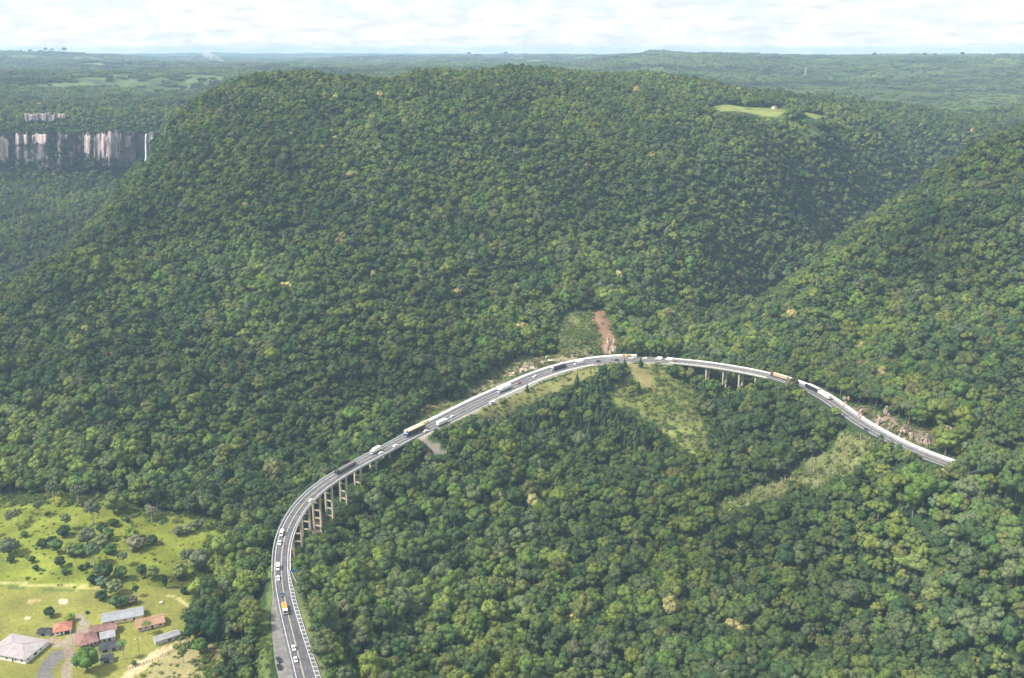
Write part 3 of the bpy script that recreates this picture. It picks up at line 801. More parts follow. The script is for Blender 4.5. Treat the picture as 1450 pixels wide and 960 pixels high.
def palm_crown(seed):
    r = np.random.default_rng(seed); parts = []
    for k in range(13):
        a = 2.399 * k; up = r.uniform(.1, .75); d = np.array([math.cos(a), math.sin(a), 0]); n = np.array([-d[1], d[0], 0])
        sp_ = [np.array([0, 0, 0.]), d * .4 + [0, 0, up * .5], d * .8 + [0, 0, up * .45 - .05], d * 1.1 + [0, 0, up * .1 - .3]]
        w = [.04, .17, .15, .02]
        V = np.vstack([np.stack([p + n * ww - np.array([0, 0, ww * .5]), p, p - n * ww - np.array([0, 0, ww * .5])]) for p, ww in zip(sp_, w)])
        F = []
        for i in range(3):
            for j in range(2):
                b_ = i * 3 + j
                F += [[b_, b_ + 1, b_ + 4], [b_, b_ + 4, b_ + 3]]
        parts.append((V, np.array(F)))
    return join(parts)
def umbrella(seed):
    return crown(seed, vert=0.38, nl=12, core=0.5, spread=0.72, lr=(.22, .36), lo=.05)
# model: crown radius 1 centred on z = CZ above the foot
CZ = 1.55
SHAPES = [('round', lambda k: crown(100 + k, .95, nl=14, lo=-.65), 6), ('wide', lambda k: umbrella(140 + k), 3), ('tall', lambda k: crown(170 + k, 1.2, nl=14, spread=.66, lo=-.6), 2)]
CROWNS = []
for nm, fn, n in SHAPES:
    for k in range(n):
        V, F = fn(k); V = V + np.array([0, 0, CZ]); CROWNS.append((nm, V, F))
def tri_mesh(name, V, F, mat):
    me = fast_mesh(name, V, F, True); me.materials.append(mat); return me
CROWN_OBJ = [tri_mesh('crown', V, F, M['leaf_obj']) for _, V, F in CROWNS]
TRUNK_OBJ = [trunk_mb(CZ, .085, 5, k).mesh('trunk', M['bark']) for k in range(3)]
TRUNK_PALE = [trunk_mb(CZ, .075, 5, k + 9).mesh('trunk', M['pale_bark']) for k in range(2)]
CON = [conifer(k) for k in range(3)]
CON_OBJ = [tri_mesh('crown', V, F, M['leaf_obj']) for V, F in CON]
CON_TRUNK = MB().tube([(0, 0, -.4), (0, 0, 1.5), (0, 0, 3.4)], [.11, .08, .03], 6).mesh('trunk', M['bark'])

stock = bpy.data.collections.new('models_for_the_wood')       # not linked to the scene: only copied from
def stock_obj(name, V, F, trunk=None):
    if trunk is not None:
        n = len(V)
        tv = np.array(trunk.v); tf = []
        for f in trunk.f:
            for i in range(1, len(f) - 1): tf.append((f[0], f[i], f[i + 1]))
        nf = len(F); V = np.vstack([V, tv]); F = np.vstack([F, np.array(tf) + n])
        me = fast_mesh(name, V, F, True); me.materials.append(M['leaf_inst']); me.materials.append(M['bark'])
        mi = np.zeros(len(F), np.int32); mi[nf:] = 1; me.polygons.foreach_set('material_index', mi)
    else:
        me = tri_mesh(name, V, F, M['leaf_inst'])
    o = bpy.data.objects.new(name, me); stock.objects.link(o); return o
for i, (nm, V, F) in enumerate(CROWNS):
    stock_obj('tree_model_%02d' % i, V, F, trunk_mb(CZ, .08, 3, i))
NB = len(CROWNS)
for i, (V, F) in enumerate(CON):
    stock_obj('tree_model_%02d' % (NB + i), V, F)
# groves for the far plateau
def grove(seed):
    r = np.random.default_rng(seed); ps = []
    for i in range(9):
        a = 2.4 * i; d = .85 * math.sqrt((i + .3) / 9)
        V, F = crown(seed * 31 + i, .7, nl=6, cards_per=14, sub=1)
        sc = r.uniform(.26, .42)
        ps.append((V * sc + np.array([d * math.cos(a), d * math.sin(a), .28 * r.uniform(.7, 1.3)]), F))
    return join(ps)
for i in range(4):
    V, F = grove(i + 1); stock_obj('tree_model_%02d' % (NB + 3 + i), V, F)
# low scrub and pampas
def scrub(seed):
    r = np.random.default_rng(seed)
    ps = [lump(np.array([r.uniform(-.6, .6), r.uniform(-.6, .6), .12]), r.uniform(.25, .5), seed * 7 + i, 1, .35, .8) for i in range(4)]
    n = 60; c = np.stack([r.normal(scale=.5, size=n), r.normal(scale=.5, size=n), r.uniform(.2, .7, n)], 1)
    nn = r.normal(size=(n, 3)); nn[:, 2] += 1.2; nn /= np.linalg.norm(nn, axis=1)[:, None]
    ps.append(cards(c, nn, r.uniform(.1, .2, n), r)); return join(ps)
def plume(seed):
    r = np.random.default_rng(seed); ps = []
    for k in range(7):
        a = r.uniform(0, 6.28); b_ = np.array([r.normal(scale=.35), r.normal(scale=.35), 0]); h = r.uniform(.8, 1.5); d = np.array([math.cos(a), math.sin(a), 0]) * .12
        ps.append((np.array([b_ - d * .3, b_ + d * .3, b_ + d + [0, 0, h * .7], b_ - d + [0, 0, h * .7], b_ + [0.1, 0, h]]), np.array([[0, 1, 2], [0, 2, 3], [3, 2, 4]])))
    return join(ps)
SCR0 = NB + 7
for i in range(3):
    V, F = scrub(i + 3); stock_obj('tree_model_%02d' % (SCR0 + i), V, F)
for i in range(2):
    V, F = plume(i + 3); stock_obj('tree_model_%02d' % (SCR0 + 3 + i), V, F)

def scatter(name, P, rot, scale, var, tint, kind='stuff'):
    me = bpy.data.meshes.new(name)
    n = len(P)
    me.vertices.add(n); me.vertices.foreach_set('co', np.asarray(P, np.float32).ravel())
    def attr(nm, ty, arr, key):
        a = me.attributes.new(nm, ty, 'POINT'); a.data.foreach_set(key, np.ascontiguousarray(arr).ravel())
    attr('turn', 'FLOAT_VECTOR', np.stack([np.zeros(n), np.zeros(n), rot], 1).astype(np.float32), 'vector')
    attr('size', 'FLOAT_VECTOR', np.asarray(scale, np.float32), 'vector')
    attr('variant', 'INT', np.asarray(var, np.int32), 'value')
    attr('tint', 'FLOAT_COLOR', np.concatenate([tint, np.ones((n, 1))], 1).astype(np.float32), 'color')
    o = link(bpy.data.objects.new(name, me))
    g = bpy.data.node_groups.new(name, 'GeometryNodeTree')
    g.interface.new_socket('Geometry', in_out='INPUT', socket_type='NodeSocketGeometry')
    g.interface.new_socket('Geometry', in_out='OUTPUT', socket_type='NodeSocketGeometry')
    gi, go = g.nodes.new('NodeGroupInput'), g.nodes.new('NodeGroupOutput')
    ci = g.nodes.new('GeometryNodeCollectionInfo'); ci.inputs['Collection'].default_value = stock
    ci.inputs['Separate Children'].default_value = True; ci.inputs['Reset Children'].default_value = True
    ip = g.nodes.new('GeometryNodeInstanceOnPoints'); ip.inputs['Pick Instance'].default_value = True
    def na(nm, ty):
        x = g.nodes.new('GeometryNodeInputNamedAttribute'); x.data_type = ty; x.inputs['Name'].default_value = nm
        return next(s for s in x.outputs if s.enabled and s.name == 'Attribute')
    l = g.links.new
    l(gi.outputs[0], ip.inputs['Points']); l(ci.outputs[0], ip.inputs['Instance']); l(na('variant', 'INT'), ip.inputs['Instance Index'])
    l(na('turn', 'FLOAT_VECTOR'), ip.inputs['Rotation']); l(na('size', 'FLOAT_VECTOR'), ip.inputs['Scale'])
    l(ip.outputs[0], go.inputs[0])
    md = o.modifiers.new('planting', 'NODES'); md.node_group = g
    return tag(o, kind=kind)

# ------------------------------------------------------------------ the forest
TONES = [('dark green', (.034, .055, .024)), ('mid green', (.052, .078, .027)), ('yellow-green', (.090, .112, .030)), ('grey-green', (.064, .080, .042)), ('olive green', (.072, .086, .031)), ('fresh green', (.064, .100, .027)), ('cream-flowered', (.22, .20, .09)), ('rusty', (.10, .095, .046))]
TCOL = np.array([c for _, c in TONES]) * 1.42 * np.array([1.01, 1.0, .88])
def jgrid(y0, y1, k, half=0.62, pad=120):
    """jittered rows whose spacing k(y) may grow with distance"""
    X, Y = [], []; y = y0
    while y < y1:
        s = k(y); xs = np.arange(-(half * y + pad), half * y + pad, s)
        X.append(xs + rng.uniform(-.46, .46, len(xs)) * s); Y.append(y + rng.uniform(-.46, .46, len(xs)) * s); y += s
    return np.concatenate(X), np.concatenate(Y)
fx, fy = jgrid(372, 1950, lambda y: 4.9 if y < 780 else 4.5 if y < 1100 else 4.5 + (y - 1100) * .0022)
keep = np.ones(len(fx), bool)
for k in ('pasture', 'verge_left', 'verge_right', 'grass_bend', 'strip_bend', 'clearing', 'pullout', 'soil', 'slope_scrub', 'slope_scrub_b', 'slope_scrub_c', 'rock_cut', 'under_bridge', 'field_right', 'plain_c'):
    keep &= ~(inside(AREA[k], fx, fy) & (rng.random(len(fx)) > (.07 if k in ('field_right', 'plain_c') else 0)))
rd = gsample(RD, fx, fy); ro = gsample(np.where(np.abs(ROFF) > 900, 0, ROFF), fx, fy); rst = gsample(RST, fx, fy)
keep &= ~((rd < 10.5) & ~((ro > 7.5) & (rst > S_V2[1])) & ~(rst > SEND - 20))
keep &= ~((rst < S0 + 80) & (ro < 0) & (ro > -17) & (rd < 18))
cliff_poly = gpoly([(-30,190),(80,184),(130,184),(176,186),(232,190),(226,232),(205,238),(160,232),(-30,236)])
keep &= ~(inside(cliff_poly, fx, fy) & (fy > 1600))
fx, fy, rd, ro, rst = (a[keep] for a in (fx, fy, rd, ro, rst))
fz = gsample(GZ, fx, fy)
n = len(fx)
rad = np.clip(np.exp(rng.normal(math.log(3.85), .33, n)), 2.2, 8.0)
rad *= np.clip(1 + .55 * fbm(fx / 55, fy / 55, 83, 2), .75, 1.35)
big = rng.random(n) < .05; rad[big] *= rng.uniform(1.3, 1.75, big.sum())
rad *= np.interp(fy, [650, 900], [1.0, .9]); rad = np.minimum(rad, np.interp(fy, [900, 1300], [7.5, 5.2]))
hk = rng.uniform(.85, 1.25, n)
# tone of each tree: drifting stands
nA = fbm(fx / 60, fy / 60, 61, 3); nB = fbm(fx / 90, fy / 70, 67, 3)
pr = np.tile(np.array([.22, .34, .11, .12, .13, .075, .004, .004]), (n, 1))
pr[:, 0] *= np.exp(-3.2 * nA); pr[:, 2] *= np.exp(3.4 * nA); pr[:, 5] *= np.exp(2.8 * nA); pr[:, 3] *= np.exp(2.0 * nB); pr[:, 4] *= np.exp(1.2 * nB)
dk = (fx < 20) & (fy < 830) & (fy > 560) & (fx + 0.9 * (fy - 700) > -260)
pr[dk, 0] *= 1.8; pr[dk, 2] *= .4; pr[dk, 5] *= .5
yl = inside(gpoly([(420,785),(480,765),(540,790),(560,850),(520,900),(450,880)]), fx, fy)
pr[yl, 2] *= 6; pr[yl, 0] *= .3
pr /= pr.sum(1)[:, None]
tone = (pr.cumsum(1) > rng.random((n, 1))).argmax(1)
tint = TCOL[tone] * rng.uniform(.8, 1.25, (n, 1)) * np.clip(1 + .5 * fbm(fx / 130, fy / 130, 87, 3), .7, 1.35)[:, None] * (1 + rng.normal(scale=.03, size=(n, 3)))
var = np.where(rng.random(n) < .68, rng.integers(0, 6, n), np.where(rng.random(n) < .55, rng.integers(6, 9, n), rng.integers(9, 11, n)))
# conifer plantation
pine_poly = gpoly([(700,592),(760,572),(815,556),(880,548),(915,585),(950,625),(955,655),(880,650),(800,640),(720,625)])
pine_poly2 = gpoly([(980,545),(1025,550),(1035,590),(1015,610),(995,590)])
pin = (inside(pine_poly, fx, fy) & (rng.random(n) < .62)) | (inside(pine_poly2, fx, fy) & (rng.random(n) < .7))
var[pin] = NB + rng.integers(0, 3, pin.sum())
# verge trees must leave the carriageway and the piers in view: they are kept low or cleared, except where the wood overhangs
DW, DH = 725, 480
ras = np.zeros((DH, DW)); 
samp = [rpos(s, o, .5) for s in np.arange(0, SEND, .7) for o in np.arange(-6, 7.1, .6)]
def pier_drop(s): p = rpos(s, 2.75); return p[2] - ground(p[0], p[1])
samp += [rpos(s + q, o, -h) for s in P1 for q in (-.6, 0, .6) for o in (-2.75, 2.75, 0) for h in np.arange(1, max(2, pier_drop(s) - 4), 1.0)]
samp += [rpos(s + q, o, -h) for s, hv in zip(P2, (4, 8, 16, 9, 6)) for q in (-.6, 0, .6) for o in (2.75, 0) for h in np.arange(1, hv, 1.0)]
samp += [at_y(208 + q, v, 1700) for q in (-3, -1, 0, 2) for v in range(190, 232)]
# the clearings stay in view too
for k_ in ('clearing', 'grass_bend', 'strip_bend', 'soil', 'slope_scrub', 'slope_scrub_b', 'slope_scrub_c', 'field_right', 'pullout', 'tan_bend'):
    P_ = np.array(AREA[k_]); qx, qy = np.meshgrid(np.arange(P_[:, 0].min(), P_[:, 0].max(), .9), np.arange(P_[:, 1].min(), P_[:, 1].max(), .9))
    m_ = inside(AREA[k_], qx, qy); qx, qy = qx[m_], qy[m_]
    samp += list(np.stack([qx, qy, gsample(GZ, qx, qy) + .6], 1))
samp = np.array(samp); pu, pv = project(samp)
okp = (pu > 0) & (pu < 1338) & (pv > 0) & (pv < 959) & ~((pu > 1112) & (pu < 1140)) & ~((pu > 1173) & (pu < 1192)) & ~((pu > 1240) & (pu < 1312) & (pv > np.interp(pu, [1192, 1268, 1313, 1342], [576, 623, 642, 651.6]) + 4)) & ~((pu > 620) & (pu < 662) & (pv > 597))
o_ = np.argsort(samp[okp, 1]); ras[(pv[okp] / 2).astype(int)[o_], (pu[okp] / 2).astype(int)[o_]] = samp[okp, 1][o_]
def hides(x, y, z, r, hk_, conif):
    top = np.where(conif, 3.8, (CZ + .85)) * r * hk_
    bad = np.zeros(len(x), bool)
    for dx, dz in ((0, 1), (-.55, .88), (.55, .88), (-.9, .62), (.9, .62), (0, .6), (0, .35)):
        u_, v_ = project(np.stack([x + dx * r * np.where(conif, .5, 1), y, z + top * dz], 1))
        iu = np.clip((u_ / 2).astype(int), 0, DW - 1); iv = np.clip((v_ / 2).astype(int), 0, DH - 1)
        q = ras[iv, iu]
        bad |= (q > y + 3) & (q > 0) & (u_ >= 0) & (u_ < 1450) & (v_ >= 0) & (v_ < 960)
    return bad
cr = np.where(pin, rad * .95, rad); cr[pin] = np.clip(cr[pin], 3.0, 4.6)
cand = fy < 1720
for it in range(6):
    hb = np.zeros(n, bool); hb[cand] = hides(fx[cand], fy[cand], fz[cand], cr[cand], hk[cand], pin[cand])
    cr[hb] *= .8
hb = np.zeros(n, bool); hb[cand] = hides(fx[cand], fy[cand], fz[cand], cr[cand], hk[cand], pin[cand])
ok = ~hb & (cr > 1.0)
fx, fy, fz, rad, hk, tone, tint, var, pin = (a[ok] for a in (fx, fy, fz, cr, hk, tone, tint, var, pin))
n = len(fx)
tint[pin] = np.array([.058, .094, .040]) * rng.uniform(.8, 1.3, (pin.sum(), 1))
rot = rng.uniform(0, 6.28, n)
scl = np.stack([rad, rad * rng.uniform(.85, 1.15, n), rad * hk], 1)

# the largest in view become trees of their own, the rest one forest
fu, fv = project(np.stack([fx, fy, fz + rad * 2], 1))
app = rad / fy * ((fu > 4) & (fu < 1446) & (fv > 20) & (fv < 948))
solo = np.zeros(n, bool)
solo[np.argsort(-np.where(pin, 0, app))[:300]] = True
solo_p = pin & (app > 0)
def whereabouts(u, v):
    if u < 330: return 'at the pasture edge' if v > 690 else 'beyond the pasture'
    if u < 392: return 'between farm and road' if v > 760 else 'left of the viaduct'
    if v > 900: return ('by the hatched verge' if u < 520 else 'at the lower edge, centre-left' if u < 700 else 'at the lower edge, centre' if u < 860 else 'at the lower edge, centre-right' if u < 1010 else 'at the lower edge, right' if u < 1200 else 'in the lower right corner')
    if u < 560: return 'near the blue sign' if v > 760 else 'below the viaduct'
    if v > 820: return 'in the near wood, left' if u < 700 else 'in the near wood, centre-left' if u < 850 else 'in the near wood, centre' if u < 1000 else 'in the near wood, centre-right' if u < 1150 else 'in the near wood, right' if u < 1300 else 'in the near wood, far right'
    if u < 980: return 'below the pine plantation, left' if u < 700 else 'below the pine plantation, middle' if u < 840 else 'below the pine plantation, right'
    return 'left below the overgrown clearing' if u < 1060 else 'below the overgrown clearing' if u < 1180 else 'right below the overgrown clearing' if u < 1320 else 'near the right edge, mid-height'
ORD = ['leftmost', 'second from left', 'third from left', 'fourth from left', 'fifth from left', 'sixth from left', 'seventh from left', 'eighth from left', 'ninth from left', 'tenth from left', 'eleventh from left', 'twelfth from left']
NUM = ['', 'one', 'two', 'three', 'four', 'five', 'six', 'seven', 'eight', 'nine', 'ten', 'eleven', 'twelve']
def name_all(items):
    """items: (index, adjectives, noun, whereabouts, u) -> one label each; look-alikes in one spot are told apart by their order"""
    byk = {}
    for it in items: byk.setdefault(it[1:4], []).append(it)
    lab = {}
    for (adj, noun, wh), L_ in byk.items():
        L_.sort(key=lambda q: q[4])
        for k, q in enumerate(L_):
            if len(L_) == 1: lab[q[0]] = '%s %s %s' % (adj, noun, wh)
            elif k < 12 and len(L_) <= 12:
                lab[q[0]] = '%s of %s %s %ss %s' % (ORD[k] if k < len(L_) - 1 else 'rightmost', NUM[len(L_)], adj, noun, wh)
            else: lab[q[0]] = '%s %s %s' % (adj, noun, wh)
    return lab
FORM = {'round': 'round', 'wide': 'flat-topped', 'tall': 'tall'}
size = lambda q: 'small' if q < 3.6 else 'large' if q > 5.4 else 'medium'
lab = name_all([(i, '%s %s %s' % (size(rad[i]), TONES[tone[i]][0], FORM[CROWNS[var[i]][0]]), 'tree', whereabouts(fu[i], fv[i]), fu[i]) for i in np.where(solo)[0]])
for i in np.where(solo)[0]:
    r = thing('forest_tree', lab[i], 'tree', (fx[i], fy[i], fz[i] - .3), rot[i], 'broadleaf trees of the near forest')
    r.scale = scl[i]
    c = link(bpy.data.objects.new('crown', CROWN_OBJ[var[i]]), r); c.color = (*tint[i], 1)
    link(bpy.data.objects.new('trunk', TRUNK_OBJ[i % 3]), r)
def pinewhere(u, v):
    if u > 968: return ('just below the far viaduct, left end' if u < 1000 else 'just below the far viaduct, right end') if v < 562 else 'under the far viaduct, lower left' if u < 1003 else 'under the far viaduct, lower right'
    a = 'left' if u < 760 else 'centre-left' if u < 810 else 'centre' if u < 850 else 'centre-right' if u < 890 else 'right'
    b = 'top' if v < 565 else 'upper' if v < 582 else 'middle' if v < 602 else 'lower' if v < 622 else 'bottom'
    return 'in the %s %s of the plantation' % (b, a)
lab = name_all([(i, 'tall dark' if rad[i] * hk[i] > 3.7 else 'short dark' if rad[i] * hk[i] < 2.9 else 'dark', 'pine', pinewhere(fu[i], fv[i]), fu[i]) for i in np.where(solo_p)[0]])
for i in np.where(solo_p)[0]:
    r = thing('pine_tree', lab[i], 'tree', (fx[i], fy[i], fz[i] - .3), rot[i], 'pines of the plantation inside the bend')
    r.scale = (scl[i][0], scl[i][1], scl[i][2] * .78)
    c = link(bpy.data.objects.new('crown', CON_OBJ[var[i] - NB]), r); c.color = (*tint[i], 1)
    link(bpy.data.objects.new('trunk', CON_TRUNK), r)
rest = ~solo & ~solo_p
print('trees', n, 'pines', solo_p.sum())
P_all = [np.stack([fx, fy, fz - .3], 1)[rest]]; R_all = [rot[rest]]; S_all = [scl[rest]]; V_all = [var[rest]]; T_all = [tint[rest]]
# far plateau: groves
gx, gy = jgrid(1900, 9500, lambda y: 13 + (y - 1900) * .0052, .6, 200)
k_ = ~(inside(AREA['plain'], gx, gy) & (rng.random(len(gx)) > .07 + .2 * (fbm(gx / 60, gy / 90, 91, 2) > .25))) & ~inside(AREA['plain_b'], gx, gy) & ~(inside(AREA['plain_c'], gx, gy)) & ~inside(AREA['field_right'], gx, gy)
pt = fbm(gx / 500, gy / 260, 51, 3)
k_ &= ~((pt > .20) & (gy > 4200) & (rng.random(len(gx)) > .12))
gx, gy = gx[k_], gy[k_]; gz = gsample(GZ, gx, gy); m = len(gx)
gs = (8.5 + (gy - 1900) * .0034) * rng.uniform(.7, 1.35, m)
gt = TCOL[rng.choice([0, 1, 1, 3, 4], m)] * rng.uniform(.95, 1.5, (m, 1)) * np.clip(1 + .9 * fbm(gx / 240, gy / 200, 95, 3), .5, 1.6)[:, None]
P_all.append(np.stack([gx, gy, gz], 1)); R_all.append(rng.uniform(0, 6.28, m)); S_all.append(np.stack([gs, gs, np.clip(gs * .95, 8, 19) * rng.uniform(.6, 1.4, m)], 1))
V_all.append(NB + 3 + rng.integers(0, 4, m)); T_all.append(gt)
print('groves', m)
scatter('forest', np.vstack(P_all), np.concatenate(R_all), np.vstack(S_all), np.concatenate(V_all), np.vstack(T_all))

# undergrowth: low leafy bushes that close the wood beneath the crowns
ux, uy = jgrid(372, 1150, lambda y: 4.6, .6, 60)
uk = np.ones(len(ux), bool)
for k in ('pasture', 'verge_left', 'verge_right', 'grass_bend', 'strip_bend', 'clearing', 'pullout', 'soil', 'slope_scrub', 'slope_scrub_b', 'slope_scrub_c', 'rock_cut', 'tan_bend'):
    uk &= ~inside(AREA[k], ux, uy)
urd = gsample(RD, ux, uy); uro = gsample(np.where(np.abs(ROFF) > 900, 0, ROFF), ux, uy); ust = gsample(RST, ux, uy)
onv = ((ust > S_V1[0] + 8) & (ust < S_V1[1] - 8)) | ((ust > S_V2[0] + 8) & (ust < S_V2[1] - 8))
uk &= ~((urd < 9.5) & ~onv & (ust < SEND - 10)) & ~((ust < S0 + 80) & (uro < 0) & (uro > -17) & (urd < 18))
uk &= ~(inside(AREA['under_bridge'], ux, uy) & (rng.random(len(ux)) > .25))
ux, uy, urd = ux[uk], uy[uk], urd[uk]; uz = gsample(GZ, ux, uy); m = len(ux)
us = rng.uniform(2.0, 3.6, m) * np.where(urd < 40, .75, 1.0)
for it in range(3):
    hb = hides(ux, uy, uz - 1, us * .6, np.ones(m), np.zeros(m, bool)); us[hb] *= .65
ok = ~(hides(ux, uy, uz - 1, us * .5, np.ones(m), np.zeros(m, bool)) & (us < .9))
ux, uy, uz, us = ux[ok], uy[ok], uz[ok], us[ok]; m = len(ux)
ut = TCOL[rng.choice([0, 1, 1, 4, 5], m)] * rng.uniform(.75, 1.2, (m, 1))
scatter('undergrowth', np.stack([ux, uy, uz - .2], 1), rng.uniform(0, 6.28, m), np.stack([us, us, us * rng.uniform(.8, 1.5, m)], 1), SCR0 + rng.integers(0, 3, m), ut)

# scrub on the open ground, pampas grass in the clearings
def fill(keys, step, seed):
    X, Y = jgrid(380, 1560, lambda y: step, .6, 20)
    out = {}
    for k in keys:
        out[k] = inside(AREA[k], X, Y)
    return X, Y, out
X, Y, ins = fill(('grass_bend', 'clearing', 'strip_bend', 'slope_scrub', 'slope_scrub_b', 'slope_scrub_c', 'rock_cut', 'verge_left', 'verge_right', 'under_bridge', 'soil', 'plain_c', 'tan_bend', 'pasture', 'lawn', 'pullout'), 2.1, 1)
dens = {'grass_bend': .45, 'clearing': .8, 'strip_bend': .22, 'slope_scrub': .85, 'slope_scrub_b': .5, 'slope_scrub_c': .42, 'rock_cut': .5, 'verge_left': .5, 'verge_right': .22, 'under_bridge': .2, 'plain_c': .4}
prob = np.zeros(len(X))
for k, d in dens.items(): prob = np.maximum(prob, d * ins[k])
prob[ins['pasture'] & ~ins['lawn']] = .12
prob[ins['soil'] | ins['tan_bend'] | ins['pullout']] *= .06
ej = [inside(AREA['pasture'], X + dx, Y + dy) for dx, dy in ((0, 14), (9, 8), (-9, 8), (12, 0), (0, 7))]
fringe = ins['pasture'] & ~np.logical_and.reduce(ej) & (X < -190 + 60)
prob[fringe] = .30
prob *= np.clip(1 + 1.6 * fbm(X / 14, Y / 14, 71, 3), .1, 2)
rdx = gsample(RD, X, Y); rox = gsample(np.where(np.abs(ROFF) > 900, 0, ROFF), X, Y)
bad = (rdx < 9) | ((rdx < 20) & (rox < 0) & (rox > -12) & (Y < 500) & (X > -160))
k_ = (rng.random(len(X)) < prob) & ~bad
# strip on the outer side of the road gets shrubs too
fr_ = fringe[k_]; X, Y = X[k_], Y[k_]; insk = {k: v[k_] for k, v in ins.items()}; m = len(X)
ss = np.exp(rng.normal(math.log(1.25), .35, m)); ss[insk['slope_scrub'] | insk['rock_cut'] | insk['slope_scrub_c']] *= 1.25
ss[insk['pasture']] *= .75; ss[fr_] = rng.uniform(1.4, 3.6, fr_.sum())
ss[insk['clearing'] | insk['grass_bend']] *= 1.25; bg_ = (insk['clearing'] | insk['grass_bend']) & ~insk['tan_bend'] & (rng.random(m) < .12); ss[bg_] = rng.uniform(1.8, 3.2, bg_.sum())
sv_ = SCR0 + rng.integers(0, 3, m)
stt = TCOL[rng.choice([1, 2, 4, 5, 4], m)] * rng.uniform(.8, 1.3, (m, 1))
dd = insk['rock_cut'] | insk['slope_scrub']; stt[dd] = TCOL[rng.choice([1, 2, 4], dd.sum())] * rng.uniform(.9, 1.4, (dd.sum(), 1))
pm = (insk['clearing'] & (rng.random(m) < .38)) | (insk['grass_bend'] & (rng.random(m) < .12)) | (insk['slope_scrub'] & (rng.random(m) < .06))
Zs = gsample(GZ, X, Y)
q = ~pm
scatter('scrub', np.stack([X, Y, Zs], 1)[q], rng.uniform(0, 6.28, q.sum()), np.stack([ss, ss, ss * rng.uniform(.7, 1.3, m)], 1)[q], sv_[q], stt[q])
q = pm
pmt = np.array([.42, .36, .22]) * rng.uniform(.6, 1.1, (q.sum(), 1))
ps_ = rng.uniform(1.0, 2.2, q.sum())
scatter('pampas_grass', np.stack([X, Y, Zs], 1)[q], rng.uniform(0, 6.28, q.sum()), np.stack([ps_, ps_, ps_ * 1.4], 1), SCR0 + 3 + rng.integers(0, 2, q.sum()), pmt)
# ------------------------------------------------------------------ vehicles
WHITE = (.80, .80, .79); BLACK = (.02, .02, .023); SLATE = (.10, .12, .16); RED = (.22, .06, .05)
_vm = {}
def vmesh(key, fn, mat):
    if key not in _vm: _vm[key] = fn().mesh(key[0], mat)
    return _vm[key]
def child(name, me, par, loc=(0, 0, 0)):
    o = link(bpy.data.objects.new(name, me), par); o.location = loc; return o
def wheels(par, xs, w, r=.34, wd=.24):
    me = vmesh(('wheel', r, wd), lambda: MB().wheel(0, 0, 0, r, wd), M['tyre'])
    for x in xs:
        for y in (-w, w): child('wheel', me, par, (x, y, r))
def frustum(x0, x1, X0, X1, wb, wt, z0, z1):
    return MB().add([(x0, -wb, z0), (x1, -wb, z0), (x1, wb, z0), (x0, wb, z0), (X0, -wt, z1), (X1, -wt, z1), (X1, wt, z1), (X0, wt, z1)],
                    [(0, 3, 2, 1), (4, 5, 6, 7), (0, 1, 5, 4), (1, 2, 6, 5), (2, 3, 7, 6), (3, 0, 4, 7)])
LAMP = plain('lamp_lens', (.75, .73, .68), .15); TAIL = plain('tail_lens', (.35, .02, .02), .2)
def car(par, col, hatch=True):
    p = paint(col)
    L2, W = (2.05, .87) if hatch else (2.25, .9)
    prof = [(-L2, .28), (L2, .28), (L2, .62), (L2 - .25, .78), (L2 - 1.1, .92), (-L2 + (.1 if hatch else .55), .98), (-L2, .85)]
    MB().prism(prof, -W, W, 'y').build('body', p, par, bevel=.06)
    xb = -L2 + (.15 if hatch else .5)
    frustum(xb, L2 - 1.05, xb + .45, L2 - 1.75, W - .06, W - .22, .93, 1.42).build('windows', M['glass'], par)
    frustum(xb + .32, L2 - 1.68, xb + .5, L2 - 1.85, W - .16, W - .24, 1.40, 1.49).build('roof', p, par)
    wheels(par, (-L2 + .75, L2 - .8), W - .1, .32, .22)
    for y in (-W + .22, W - .22):
        MB().box(L2 - .06, L2 + .02, y - .17, y + .17, .58, .74).build('headlight', LAMP, par)
        MB().box(-L2 - .02, -L2 + .06, y - .14, y + .14, .66, .84).build('tail_light', TAIL, par)
def van(par, col, L2=2.7, H=2.35):
    p = paint(col); W = .98
    prof = [(-L2, .35), (L2, .35), (L2, .95), (L2 - .75, 1.25), (L2 - 1.35, H - .12), (L2 - 1.7, H), (-L2 + .08, H), (-L2, H - .1)]
    MB().prism(prof, -W, W, 'y').build('body', p, par, bevel=.07)
    MB().add([(L2 - .74, -W + .12, 1.29), (L2 - .74, W - .12, 1.29), (L2 - 1.31, W - .2, H - .16), (L2 - 1.31, -W + .2, H - .16), (L2 - .8, -W + .12, 1.24), (L2 - .8, W - .12, 1.24), (L2 - 1.4, W - .2, H - .18), (L2 - 1.4, -W + .2, H - .18)],
             [(0, 1, 2, 3), (4, 7, 6, 5), (0, 4, 5, 1), (1, 5, 6, 2), (2, 6, 7, 3), (3, 7, 4, 0)]).build('windscreen', M['glass'], par)
    for y in (-W - .01, W - .02):
        MB().box(L2 - 2.4, L2 - 1.5, y, y + .03, 1.35, H - .35).build('side_window', M['glass'], par)
    wheels(par, (-L2 + .95, L2 - .95), W - .1, .36, .24)
    for y in (-W + .25, W - .25): MB().box(L2 - .05, L2 + .02, y - .18, y + .18, .7, .92).build('headlight', LAMP, par)
